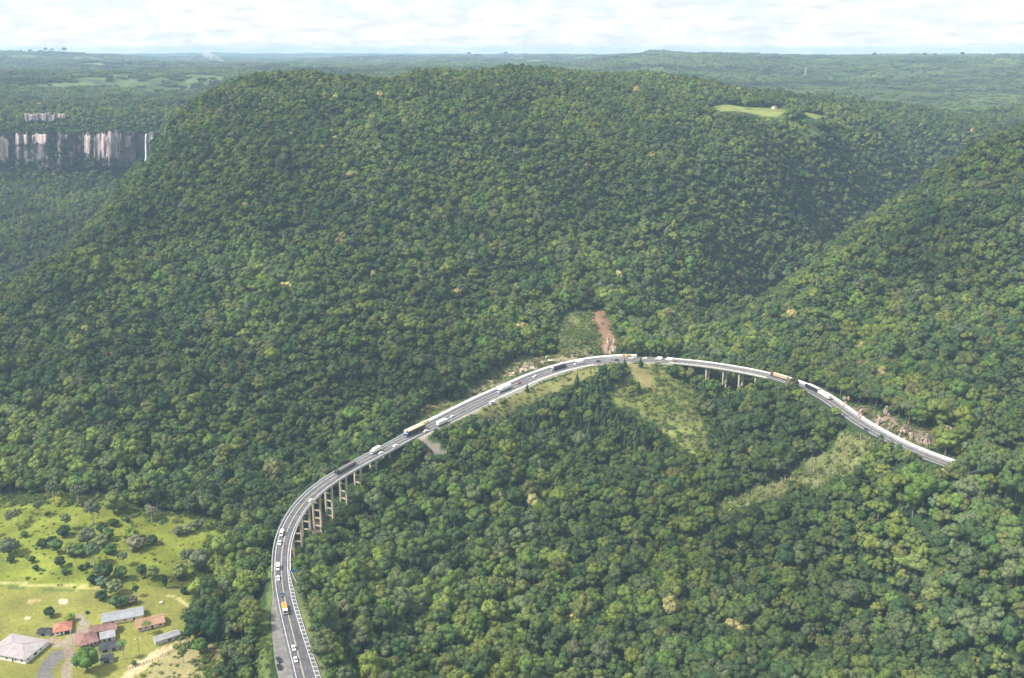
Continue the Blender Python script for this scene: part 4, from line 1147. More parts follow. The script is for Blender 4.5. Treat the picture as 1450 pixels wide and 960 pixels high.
def cab(par, col, x1, H=2.9, L=2.1):
    p = paint(col); W = 1.22
    MB().prism([(x1 - L, .7), (x1, .55), (x1, 1.5), (x1 - .25, H - .15), (x1 - .5, H), (x1 - L, H)], -W, W, 'y').build('cab', p, par, bevel=.08)
    MB().add([(x1 + .01, -W + .12, 1.55), (x1 + .01, W - .12, 1.55), (x1 - .22, W - .16, H - .3), (x1 - .22, -W + .16, H - .3), (x1 - .06, -W + .12, 1.55), (x1 - .06, W - .12, 1.55), (x1 - .3, W - .16, H - .3), (x1 - .3, -W + .16, H - .3)],
             [(0, 1, 2, 3), (4, 7, 6, 5), (0, 4, 5, 1), (1, 5, 6, 2), (2, 6, 7, 3), (3, 7, 4, 0)]).build('windscreen', M['glass'], par)
    for y in (-W - .015, W - .015): MB().box(x1 - 1.2, x1 - .45, y, y + .03, 1.6, H - .45).build('side_window', M['glass'], par)
    MB().box(x1 - .06, x1 + .06, -W, W, .4, .75).build('bumper', paint((.25, .25, .26)), par)
    for y in (-W + .3, W - .3): MB().box(x1 + .05, x1 + .09, y - .2, y + .2, .78, .98).build('headlight', LAMP, par)
def truck(par, ccol, bcol, L=8.5, kind='box', H=3.4, top=None, load=None):
    h = L / 2; xb = h - 2.5; W = 1.25
    MB().box(-h, h - .3, -.45, .45, .75, 1.05).build('chassis', M['chassis'], par)
    cab(par, ccol, h)
    if kind == 'box':
        MB().box(-h, xb, -W, W, 1.1, H).build('cargo_box', paint(bcol, .5), par, bevel=.04)
        if top: MB().box(-h + .03, xb - .03, -W + .03, W - .03, H + .003, H + .08).build('tarpaulin', paint(top, .8), par)
    else:
        mb = MB().box(-h, xb, -W, W, 1.06, 1.2)
        for a in ((-h, xb, -W, -W + .1), (-h, xb, W - .1, W), (-h, -h + .1, -W + .1, W - .1), (xb - .1, xb, -W + .1, W - .1)): mb.box(*a, 1.2, H)
        mb.build('cargo_body', paint(bcol, .6), par)
        MB().box(-h + .12, xb - .12, -W + .12, W - .12, 1.22, H - .2).build('load', paint(load or bcol, .9), par)
    xs = (h - 1.3, -h + 2.4, -h + 1.2) if L < 11 else (h - 1.3, h - 4.0, -h + 4.2, -h + 2.9, -h + 1.6)
    wheels(par, xs, W - .18, .5, .32)
def semi(par, ccol, bcol, L=17, kind='box', H=3.7, top=None, load=None):
    h = L / 2
    MB().box(h - 6.5, h - .3, -.45, .45, .75, 1.05).build('chassis', M['chassis'], par)
    cab(par, ccol, h, 3.2, 2.2)
    x1 = h - 2.9; W = 1.28
    if kind == 'box':
        MB().box(-h, x1, -W, W, 1.15, H).build('trailer', paint(bcol, .5), par, bevel=.04)
        if top: MB().box(-h + .03, x1 - .03, -W + .03, W - .03, H + .003, H + .1).build('tarpaulin', paint(top, .8), par)
    else:
        mb = MB().box(-h, x1, -W, W, 1.1, 1.3)
        for a in ((-h, x1, -W, -W + .1), (-h, x1, W - .1, W), (-h, -h + .1, -W + .1, W - .1), (x1 - .1, x1, -W + .1, W - .1)): mb.box(*a, 1.3, H)
        mb.build('trailer', paint(bcol, .6), par)
        MB().box(-h + .12, x1 - .12, -W + .12, W - .12, 1.32, H - .35).build('load', paint(load or bcol, .9), par)
    wheels(par, (h - 1.3, h - 4.3, h - 5.5, -h + 4.0, -h + 2.8, -h + 1.6), W - .18, .5, .32)
def pickup(par, col):
    p = paint(col); W = .95
    MB().prism([(-2.6, .45), (2.6, .45), (2.6, .95), (1.5, 1.12), (-2.6, 1.1)], -W, W, 'y').build('body', p, par, bevel=.05)
    frustum(-.7, 1.5, -.5, .85, W - .06, W - .2, 1.1, 1.72).build('windows', M['glass'], par)
    frustum(-.55, .9, -.45, .8, W - .17, W - .22, 1.7, 1.8).build('roof', p, par)
    MB().box(-2.5, -.8, -W + .12, W - .12, 1.104, 1.25).build('load_bed', M['chassis'], par)
    wheels(par, (-1.6, 1.65), W - .1, .38, .25)
def ride(name, label, cat, u, v, hmid, fn, dirn=None, s_off=None, group=None, yaw=0):
    s, o = road_hit(u, v, hmid) if s_off is None else s_off
    if dirn is None: dirn = -1 if o < 0 else 1
    if s_off is None and abs(o) < 5 and dirn != 0:
        o = float(np.clip(o, -3.2, -1.2)) if dirn < 0 else float(np.clip(o, 1.2, 3.6))
    p = rpos(s, o, 0.012)
    q = rpos(s + 4, o) - rpos(s - 4, o)
    r = thing(name, label, cat, tuple(p), 0, group)
    d = dirn or 1
    r.rotation_euler = (BANK * d * (1 if d > 0 else 1) if True else 0, -math.atan2(q[2], np.hypot(q[0], q[1])) * d, math.atan2(q[1], q[0]) + (math.pi if d < 0 else 0) + yaw)
    fn(r)
    return r
G = 'vehicles on the mountain road'
C = lambda col, h=True: (lambda r: car(r, col, h))
for a in [
 ('parked_car', 'white hatchback nearest the lower edge, driving down the left lane', 'car', 417.8, 934, .8, C(WHITE), -1),
 ('parked_car', 'white saloon following behind another white car near the lower edge, upper of the two', 'car', 416.4, 917, .8, C(WHITE, False), -1),
 ('truck', 'small truck with white cab and open orange load, lowest truck on the road', 'truck', 402.6, 860, 1.8, lambda r: truck(r, WHITE, (.62, .42, .25), 9, 'open', 2.6, load=(.62, .25, .05)), -1),
 ('parked_car', 'dark slate car just behind the truck with the orange load', 'car', 398.4, 841, .8, C(SLATE), -1),
 ('parked_car', 'white car ahead of the white van at the lower end of the viaduct', 'car', 394.2, 818, .8, C(WHITE), -1),
 ('van', 'white van at the lower end of the viaduct, behind a white car', 'van', 392.8, 802.5, 1.3, lambda r: van(r, WHITE, 2.9, 2.4), -1),
 ('parked_car', 'small white car ahead of the white van halfway round the viaduct bend', 'car', 396, 767.5, .8, C(WHITE), -1),
 ('van', 'white van halfway round the viaduct bend, behind a small white car', 'van', 399, 754, 1.3, lambda r: van(r, WHITE, 2.8, 2.3), -1),
 ('parked_car', 'white car alone in the inner lane of the viaduct above the tall piers', 'car', 439.6, 708, .8, C(WHITE), 1),
 ('truck', 'dark articulated truck with black cab and open grey trailer on the viaduct', 'truck', 489, 661.5, 1.8, lambda r: semi(r, BLACK, (.16, .13, .14), 19, 'open', 2.9, load=(.17, .16, .15)), -1),
 ('truck', 'truck with cream box and white cab on the upper part of the viaduct', 'truck', 531.6, 637, 1.9, lambda r: truck(r, WHITE, (.74, .73, .60), 9.5, 'box', 3.7), -1),
 ('parked_car', 'white car passing beside the cream box truck on the viaduct', 'car', 539.5, 641, .8, C(WHITE), 1),
 ('parked_car', 'white saloon near the upper end of the long viaduct', 'car', 560, 630.5, .8, C(WHITE, False), 1),
 ('truck', 'long dark articulated truck with tan roof, near the yellow chevron boards', 'truck', 589, 610, 2.2, lambda r: semi(r, (.20, .24, .34), (.035, .032, .035), 20, 'box', 4.1, top=(.40, .30, .17)), -1),
 ('parked_car', 'white car at the gravel pull-out, passing the dark tan-roofed truck', 'car', 603, 609.5, .8, C(WHITE), 1),
 ('truck', 'white box truck just above the gravel pull-out, partly behind trees', 'truck', 626, 597, 1.9, lambda r: truck(r, WHITE, WHITE, 10.5, 'box', 3.6), 1),
 ('parked_car', 'small white car ahead of the white box truck above the pull-out', 'car', 639, 588.8, .8, C(WHITE), 1),
 ('pickup', 'white pickup stopped on the inner shoulder beside the dry grass strip', 'pickup', 697.5, 570, 1, lambda r: pickup(r, WHITE), 0),
 ('truck', 'white articulated truck on the straight below the pale rock outcrop', 'truck', 717, 550.5, 2, lambda r: semi(r, WHITE, (.75, .76, .77), 15.5, 'box', 3.8), -1),
 ('parked_car', 'dull red car behind the white articulated truck', 'car', 737, 543, .8, C(RED), -1),
 ('parked_car', 'white car in front of the dark truck with pale grey cab', 'car', 758, 533.3, .8, C(WHITE), -1),
 ('truck', 'articulated truck with pale grey cab and open dark maroon trailer', 'truck', 791, 520.3, 1.9, lambda r: semi(r, (.55, .56, .58), (.055, .032, .04), 15.5, 'open', 3.2, load=(.05, .035, .04)), -1),
 ('bus', 'white coach near the top of the bend, left of the soil scar', 'bus', 822, 515.3, 1.6, lambda r: van(r, WHITE, 4.4, 3.0), -1),
 ('parked_car', 'dark car at the top of the bend behind the white coach', 'car', 847, 511.6, .8, C(BLACK), 1),
 ('parked_car', 'dark car just below the pale foot of the soil scar', 'car', 873.6, 509.6, .8, C(BLACK), 1),
 ('parked_car', 'white car right beside the three far chevron boards', 'car', 894.6, 508.6, .8, C(WHITE), -1),
 ('parked_car', 'white car between the far chevron boards and the second viaduct', 'car', 913, 508.5, .8, C(WHITE), -1),
 ('van', 'white van leading at the left end of the second viaduct', 'van', 932, 508.8, 1.2, lambda r: van(r, WHITE, 2.9, 2.5), -1),
 ('van', 'long white van behind the leading van near the second viaduct', 'van', 946.5, 509.5, 1.2, lambda r: van(r, WHITE, 3.3, 2.5), -1),
 ('parked_car', 'dull red car on the left end of the second viaduct', 'car', 956.5, 511.2, .8, C(RED), 1),
 ('truck', 'rust red truck with tan covered trailer at the right end of the second viaduct', 'truck', 1104, 532.5, 2, lambda r: semi(r, (.20, .06, .045), (.45, .36, .24), 17, 'box', 3.2, top=(.52, .43, .27)), -1),
 ('truck', 'black articulated truck with white roof showing above the trees', 'truck', 1148, 550, 2.4, lambda r: semi(r, BLACK, (.03, .03, .035), 17, 'box', 4.0, top=(.7, .68, .62)), -1),
 ('truck', 'white articulated truck behind the black truck above the trees', 'truck', 1163, 558.5, 2.2, lambda r: semi(r, WHITE, (.75, .75, .72), 16.5, 'box', 3.7), -1),
 ('parked_car', 'dark car alone on the right stretch below the rocky cutting', 'car', 1225, 608.6, .8, C((.03, .035, .05)), 1),
]:
    nm = 'car' if a[0] == 'parked_car' else a[0]
    ride(nm, a[1], a[2], a[3], a[4], a[5], a[6], a[7], group=G)
ride('car', 'black car parked on the gravel lay-by, farther from the lower edge', 'car', 394.6, 933, .8, lambda r: car(r, (.012, .012, .015), False), -1, s_off=(road_hit(394.6, 933, .8)[0], road_hit(394.6, 933, .8)[1]), yaw=.15)
ride('car', 'black car parked on the gravel lay-by at the very lower edge', 'car', 395.5, 943, .8, lambda r: car(r, (.012, .012, .015), False), -1, s_off=(road_hit(395.5, 943, .8)[0], road_hit(395.5, 943, .8)[1]), yaw=.1)

# ------------------------------------------------------------------ signs
def on_post(name, label, cat, p, face, mats, h=2.4, w_=1.6, hh=1.2, diamond=False, bars=None):
    r = thing(name, label, cat, tuple(p), face)
    MB().tube([(0, 0, -.5), (0, 0, h + hh)], .06, 6).build('post', M['steel'], r)
    mb = MB()
    if diamond:
        d = w_ / 2 * 1.3
        mb.prism([(0, h), (d, h + d), (0, h + 2 * d), (-d, h + d)], -.11, -.07)
    else:
        mb.box(-.11, -.07, -w_ / 2, w_ / 2, h, h + hh)
    mb.build('panel', mats[0], r)
    if bars:
        c = MB()
        for y in (-w_ * .25, w_ * .2):
            c.add([(-.116, y - .18, h + .1), (-.116, y + .02, h + .1), (-.116, y + .3, h + hh / 2), (-.116, y + .02, h + hh - .1), (-.116, y - .18, h + hh - .1), (-.116, y + .1, h + hh / 2)], [(0, 1, 2, 5), (5, 2, 3, 4)])
        c.build('chevron_mark', mats[1], r)
    return r
def look(p): return math.atan2(p[1], p[0]) + 0.0
BLUE = plain('sign_blue', (.02, .22, .55), .4); YEL = plain('sign_yellow', (.75, .52, .03), .4); CHEV = plain('chevron_yellow', (.72, .45, .10), .5); BLK = plain('chevron_black', (.03, .03, .03), .5)
p = on_ground(417, 816); on_post('road_sign', 'blue road sign on the verge at the lower end of the long viaduct', 'sign', p, look(p), [BLUE], 1.8, 2.2, 2.0)
p = on_ground(437.5, 899); on_post('road_sign', 'yellow diamond warning sign beside the hatched road verge', 'sign', p, look(p), [YEL], 1.4, 1.3, 1.3, diamond=True)
for k, (u, v, lab) in enumerate([(601.5, 603, 'left one of two yellow chevron boards behind the tan-roofed truck'), (606.5, 600.5, 'right one of two yellow chevron boards behind the tan-roofed truck'),
                  (883, 509, 'leftmost of three yellow chevron boards at the top of the bend'), (887.5, 508.8, 'middle one of three yellow chevron boards at the top of the bend'), (891.5, 508.8, 'rightmost of three yellow chevron boards at the top of the bend')]):
    s, o = road_hit(u, v)
    p = rpos(s, -5.15 if k > 1 else -5.2, 0)
    on_post('chevron_board', lab, 'sign', p, look(p), [CHEV, BLK], .9, 2.3, 1.9, bars=True)

# ------------------------------------------------------------------ farm buildings
def rib_mat(name, c1, c2): return two_tone(name, tuple(.66 * q for q in c1), tuple(.66 * q for q in c2), .35, .8, lo=.35, hi=.65)
RM = {'pink': rib_mat('roof_pinkish_grey', (.44, .36, .36), (.52, .50, .50)), 'red': rib_mat('roof_red_tile', (.46, .17, .11), (.56, .28, .19)), 'grey': rib_mat('roof_grey_sheet', (.36, .37, .40), (.46, .47, .49)),
      'terra': rib_mat('roof_terracotta', (.47, .25, .15), (.56, .36, .25)), 'pale': rib_mat('roof_pale_sheet', (.48, .47, .47), (.34, .34, .36)), 'maroon': rib_mat('roof_maroon', (.27, .13, .115), (.38, .24, .21)), 'black': rib_mat('roof_dark', (.05, .05, .06), (.10, .10, .11))}
WM = {'white': plain('wall_white', (.78, .77, .73), .8, var=.1, scale=.6), 'cream': plain('wall_cream', (.78, .66, .44), .8, var=.1, scale=.6), 'pinkw': plain('wall_pinkish', (.68, .52, .44), .8, var=.15), 'greyw': plain('wall_grey_boards', (.40, .38, .38), .85, var=.25), 'brown': plain('wall_brown', (.33, .22, .19), .85, var=.2)}
DARKW = plain('window_and_inner_shade', (.03, .035, .045), .2); FRAME = plain('frame_white', (.75, .74, .70), .6)
def roof_slab(mb, quad, th=.16, ribs=0):
    """quad: eave a, eave b, ridge b, ridge a"""
    a, b, c, d = [np.array(q, float) for q in quad]
    n = np.cross(b - a, d - a); n /= np.linalg.norm(n); n *= (1 if n[2] > 0 else -1)
    def plate(p, q, r, s_, t0, t1):
        mb.add([p + n * t0, q + n * t0, r + n * t0, s_ + n * t0, p + n * t1, q + n * t1, r + n * t1, s_ + n * t1], [(0, 3, 2, 1), (4, 5, 6, 7), (0, 1, 5, 4), (1, 2, 6, 5), (2, 3, 7, 6), (3, 0, 4, 7)])
    plate(a, b, c, d, 0, th)
    for i in range(ribs):
        f0 = (i + .3) / ribs; f1 = (i + .7) / ribs
        plate(a + (b - a) * f0, a + (b - a) * f1, d + (c - d) * f1, d + (c - d) * f0, th + .002, th + .09)
def house(name, label, cat, A, B, depth, h, roof, rtype, wall, rise=1.6, openings=(), over=.5, side_open=(), chimney=False, group=None, zoff=0, flip=1):
    A = on_ground(*A); B = on_ground(*B)
    d = (B - A)[:2]; Lx = np.linalg.norm(d); d /= Lx
    zg = min(ground(A[0], A[1]), ground(B[0], B[1])) + zoff
    r = thing(name, label, cat, (A[0], A[1], zg), math.atan2(d[1], d[0]), group)
    W = WM[wall]; D = depth
    wb = MB()
    e = .18
    for a in ((0, Lx, 0, e), (0, Lx, D - e, D), (0, e, e, D - e), (Lx - e, Lx, e, D - e)): wb.box(*a, -1.2, h)
    if rtype == 'gable':
        for x in (0, Lx - e): wb.prism([(0, h), (D, h), (D / 2, h + rise)], x, x + e)
    wb.build('wall', W, r)
    ribs = max(2, int(Lx / .9)); o = over; k = rise / (D / 2)
    if rtype == 'gable':
        for sgn in (0, 1):
            mb = MB(); y0 = -o if sgn == 0 else D + o
            roof_slab(mb, [(-o, y0, h - o * k + .02), (Lx + o, y0, h - o * k + .02), (Lx + o, D / 2, h + rise + .02), (-o, D / 2, h + rise + .02)], .14, ribs)
            mb.build('roof_slope', RM[roof], r)
        MB().box(-o, Lx + o, D / 2 - .22, D / 2 + .22, h + rise + .12, h + rise + .3).build('ridge_cap', RM[roof], r)
    elif rtype == 'hip':
        hx = min(D / 2, Lx * .42); z0 = h - o * k + .02; z1 = h + rise
        P = [(-o, -o, z0), (Lx + o, -o, z0), (Lx + o, D + o, z0), (-o, D + o, z0), (hx, D / 2, z1), (Lx - hx, D / 2, z1)]
        mb = MB(); mb.add(P + [(x, y, z - .2) for x, y, z in P[:4]], [(0, 1, 5, 4), (1, 2, 5), (2, 3, 4, 5), (3, 0, 4), (0, 6, 7, 1), (1, 7, 8, 2), (2, 8, 9, 3), (3, 9, 6, 0), (6, 9, 8, 7)])
        mb.build('roof', RM[roof], r)
        MB().tube([P[4], P[5]], .16, 6).build('ridge_cap', RM[roof], r)
        for a, b_ in ((0, 4), (3, 4), (1, 5), (2, 5)): MB().tube([P[a], P[b_]], .13, 5).build('hip_cap', RM[roof], r)
    elif rtype == 'lean':
        mb = MB(); roof_slab(mb, [(-o, -o, h), (Lx + o, -o, h), (Lx + o, D + o, h + rise), (-o, D + o, h + rise)], .14, ribs)
        mb.build('roof', RM[roof], r)
        wb2 = MB()
        for x in (0, Lx - e): wb2.prism([(e, h + .001), (D, h + .001), (D, h + rise * .93)], x, x + e)
        wb2.build('gable', W, r)
    for (x, wd, z0, z1, nm) in openings:
        f = MB().box(x * Lx - wd / 2 - .08, x * Lx + wd / 2 + .08, -.05, .003, z0 - .08, z1 + .08).build(nm, FRAME, r)
        MB().box(x * Lx - wd / 2, x * Lx + wd / 2, -.065, -.045, z0, z1).build('pane' if nm == 'window' else 'panel', DARKW, f)  # dark sheet in garage and shed openings stands for the shade inside
    for (y, wd, z0, z1, nm) in side_open:
        f = MB().box(Lx - .003, Lx + .05, y * D - wd / 2 - .08, y * D + wd / 2 + .08, z0 - .08, z1 + .08).build(nm, FRAME, r)
        MB().box(Lx + .045, Lx + .065, y * D - wd / 2, y * D + wd / 2, z0, z1).build('pane' if nm == 'window' else 'panel', DARKW, f)
    if chimney: MB().box(Lx * .7, Lx * .7 + .6, D * .6, D * .6 + .6, h, h + rise + .8).build('chimney', WM['greyw'], r)
    return r, Lx
house('hall', 'long white hall with pinkish grey roof in the lower left corner', 'building', (-16, 933), (37, 943), 17, 3.2, 'pink', 'hip', 'white', 1.9,
      [(.28, 1.1, 1.1, 2.1, 'window'), (.50, 1.1, 1.1, 2.1, 'window'), (.66, 1.0, .1, 2.1, 'door'), (.74, 1.1, 1.1, 2.1, 'window'), (.9, 1.1, 1.1, 2.1, 'window')], .6,
      [(.12, .9, 1.2, 2.0, 'window'), (.42, 2.2, .9, 2.2, 'window'), (.66, .9, 1.2, 2.1, 'window')])
house('cottage', 'small white cottage with bright red tiled roof beside the dirt yard', 'house', (77, 901), (101, 898), 8.5, 2.7, 'red', 'hip', 'white', 1.7,
      [(.22, 1.2, 1.1, 2.0, 'window'), (.45, .9, .05, 2.1, 'door'), (.77, 2.6, .05, 2.3, 'garage_opening')], .7)
house('long_shed', 'long cream shed with grey metal roof, rearmost of the farm buildings', 'shed', (146, 889), (203, 877), 8.5, 2.9, 'grey', 'gable', 'cream', 1.5,
      [(.25, 1.2, 1.2, 2.0, 'window'), (.55, 1.2, 1.2, 2.0, 'window'), (.78, 1.1, .05, 2.1, 'door')], .6)
house('tiled_house', 'house with long terracotta roof and pinkish walls right of the cream shed', 'house', (195, 895), (233, 887), 8, 2.7, 'terra', 'gable', 'pinkw', 1.7,
      [(.12, 1.2, 1.0, 2.0, 'window'), (.32, 1.2, 1.0, 2.0, 'window'), (.55, 1.0, .05, 2.1, 'door'), (.86, 1.3, .9, 2.0, 'window')], .7, [(.5, 1.3, .9, 2.0, 'window')])
house('plank_shed', 'grey plank shed with pale patched metal roof beside the dirt track', 'shed', (221, 915), (256, 905), 5, 2.4, 'pale', 'gable', 'greyw', .9,
      [(.55, 2.0, .4, 1.9, 'opening')], .35)
house('farmhouse', 'maroon roofed farmhouse with white veranda edge in front of the cream shed', 'house', (114, 922), (139, 914), 11, 2.9, 'maroon', 'hip', 'brown', 2.0,
      [(.2, 1.2, .9, 2.0, 'window'), (.42, 1.2, .9, 2.0, 'window'), (.65, 1.0, .05, 2.1, 'door'), (.86, 1.2, .9, 2.0, 'window')], .8, chimney=True)
v_, _ = house('farmhouse_wing', 'long maroon roofed wing behind the grey courtyard sheds', 'house', (128, 902), (165, 898), 6, 2.8, 'maroon', 'gable', 'brown', 1.4, [(.3, 1.1, 1, 2, 'window'), (.6, 1.1, 1, 2, 'window')], .6)
house('lean_to', 'pale grey courtyard lean-to between the maroon wing and the dark sheds', 'shed', (143, 911), (164, 908), 6, 2.2, 'pale', 'lean', 'greyw', .6, [(.25, 1.2, .2, 1.9, 'opening'), (.6, 1.4, .2, 1.9, 'opening')], .3)
house('dark_shed', 'black roofed shed in front of the grey lean-to, upper of two', 'shed', (141, 926), (169, 922), 5, 2.2, 'black', 'lean', 'greyw', .5, [(.3, 2.4, .2, 1.9, 'opening'), (.75, 2.0, .2, 1.9, 'opening')], .4)
house('dark_shed', 'black roofed shed at the lower edge beside the tall palm', 'shed', (143, 942), (160, 939), 4.5, 2.2, 'black', 'lean', 'greyw', .4, [(.5, 2.6, .2, 1.9, 'opening')], .3)
house('dark_shed', 'low dark shed behind the white hall, beside the yard', 'shed', (53, 903), (70, 902), 5, 1.9, 'black', 'gable', 'greyw', .8, [(.5, 2.4, .1, 1.7, 'opening')], .3)
# street lamp in the farm garden
p = on_ground(197.5, 928)
r = thing('garden_lamp', 'tall garden lamp post with two white heads on the lawn', 'lamp post', tuple(p), .3)
MB().tube([(0, 0, -.4), (0, 0, 9.2)], [.12, .07], 6).build('pole', M['chassis'], r)
for sx in (-1, 1):
    MB().tube([(0, 0, 8.9), (sx * .9, 0, 9.3)], .05, 5).build('arm', M['chassis'], r)
    MB().add(*[(lump(np.array([sx * 1.2, 0, 9.3]), .42, 3 + sx, 1, .05, .6))[0].tolist(), ICO[1][1].tolist()]).build('lamp_head', M['concrete_white'], r)
# fence along the farm track
a = [(180, 950), (200, 943), (220, 935), (238, 926), (252, 919), (267, 910)]
P = [on_ground(*q) for q in a]
r = thing('fence', 'dark post and rail fence along the sandy farm track', 'fence', tuple(P[0]))
for i in range(len(P) - 1):
    n_ = 5
    for k in range(n_):
        q = P[i] + (P[i + 1] - P[i]) * k / n_ - P[0]; q2 = P[i] + (P[i + 1] - P[i]) * (k + 1) / n_ - P[0]
        child('post', vmesh(('post', 1), lambda: MB().box(-.1, .1, -.1, .1, -.4, 1.35), M['bark']), r, tuple(q))
        for z in (.5, 1.05):
            MB().tube([q + (0, 0, z), q2 + (0, 0, z)], .06, 4).build('rail', M['bark'], r)
p = on_ground(228.5, 855)
o = MB().add(*[x.tolist() for x in lump(np.array([0, 0, .5]), 1.0, 5, 2, .35, .6)]).build('boulder', M['concrete_white']); o.location = p
tag(o, 'pale boulder lying alone on the lawn above the terracotta house', 'boulder')

# ------------------------------------------------------------------ trees and shrubs of the farm
VSP, FSP = crown(300, .8, nl=24, cards_per=60, core=.3, spread=.72, lr=(.15, .26), lo=-.3)
SPARSE = tri_mesh('crown', VSP + np.array([0, 0, CZ]), FSP, M['leaf_obj'])
PALM = tri_mesh('crown', *palm_crown(5), M['leaf_obj'])
T_ = {'dark': (.030, .050, .020), 'mid': (.055, .09, .028), 'olive': (.095, .115, .035), 'grey': (.080, .092, .050), 'pale': (.11, .125, .055), 'pink': (.145, .135, .085), 'yellow': (.125, .16, .03), 'bright': (.055, .10, .024), 'blue': (.072, .10, .058), 'wine': (.09, .07, .055), 'bdark': (.018, .036, .017)}
T_ = {k: tuple(1.6 * q for q in c) for k, c in T_.items()}
def plant(kind, u, v, r_, tone_, label, cat='shrub'):
    p = on_ground(u, v); i = int(u * 7 + v) 
    rz = (i % 63) / 10
    nm = {'shrub': 'shrub', 'tree': 'pasture_tree', 'slim': 'slender_tree', 'cypress': 'cypress_tree', 'clip': 'clipped_shrub', 'palm': 'palm_tree'}[kind]
    sink = {'shrub': .72, 'tree': .50, 'slim': -.0, 'cypress': .45, 'clip': .75, 'palm': 0}[kind] * r_
    sc = {'shrub': (1, 1, .95), 'tree': (1, 1, 1.0), 'slim': (.9, .9, 1.15), 'cypress': (1, 1, 2.3), 'clip': (1, 1, .95), 'palm': (1, 1, 1)}[kind]
    if kind == 'cypress': sink = .45 * r_ * 2.3
    R_ = thing(nm, label, cat, (p[0], p[1], p[2] - sink), rz)
    R_.scale = tuple(r_ * s for s in sc)
    if kind == 'palm':
        R_.scale = (1, 1, 1)
        MB().tube([(0, 0, -.4), (.15, 0, r_ * 1.1), (0, .1, r_ * 2.2)], [.26, .2, .16], 6).build('trunk', M['pale_bark'], R_)
        c = child('crown', PALM, R_, (0, .1, r_ * 2.2)); c.scale = (2.9, 2.9, 2.6)
    else:
        me = SPARSE if kind == 'slim' else CROWN_OBJ[{'shrub': i % 6, 'tree': i % 6, 'cypress': 9 + i % 2, 'clip': i % 6}[kind]]
        c = child('crown', me, R_)
        child('trunk', TRUNK_PALE[i % 2] if kind in ('slim',) or tone_ in ('pale', 'pink') else TRUNK_OBJ[i % 3], R_)
    c.color = (*(q * (1.25 if kind == 'slim' else 1) for q in T_[tone_]), 1)
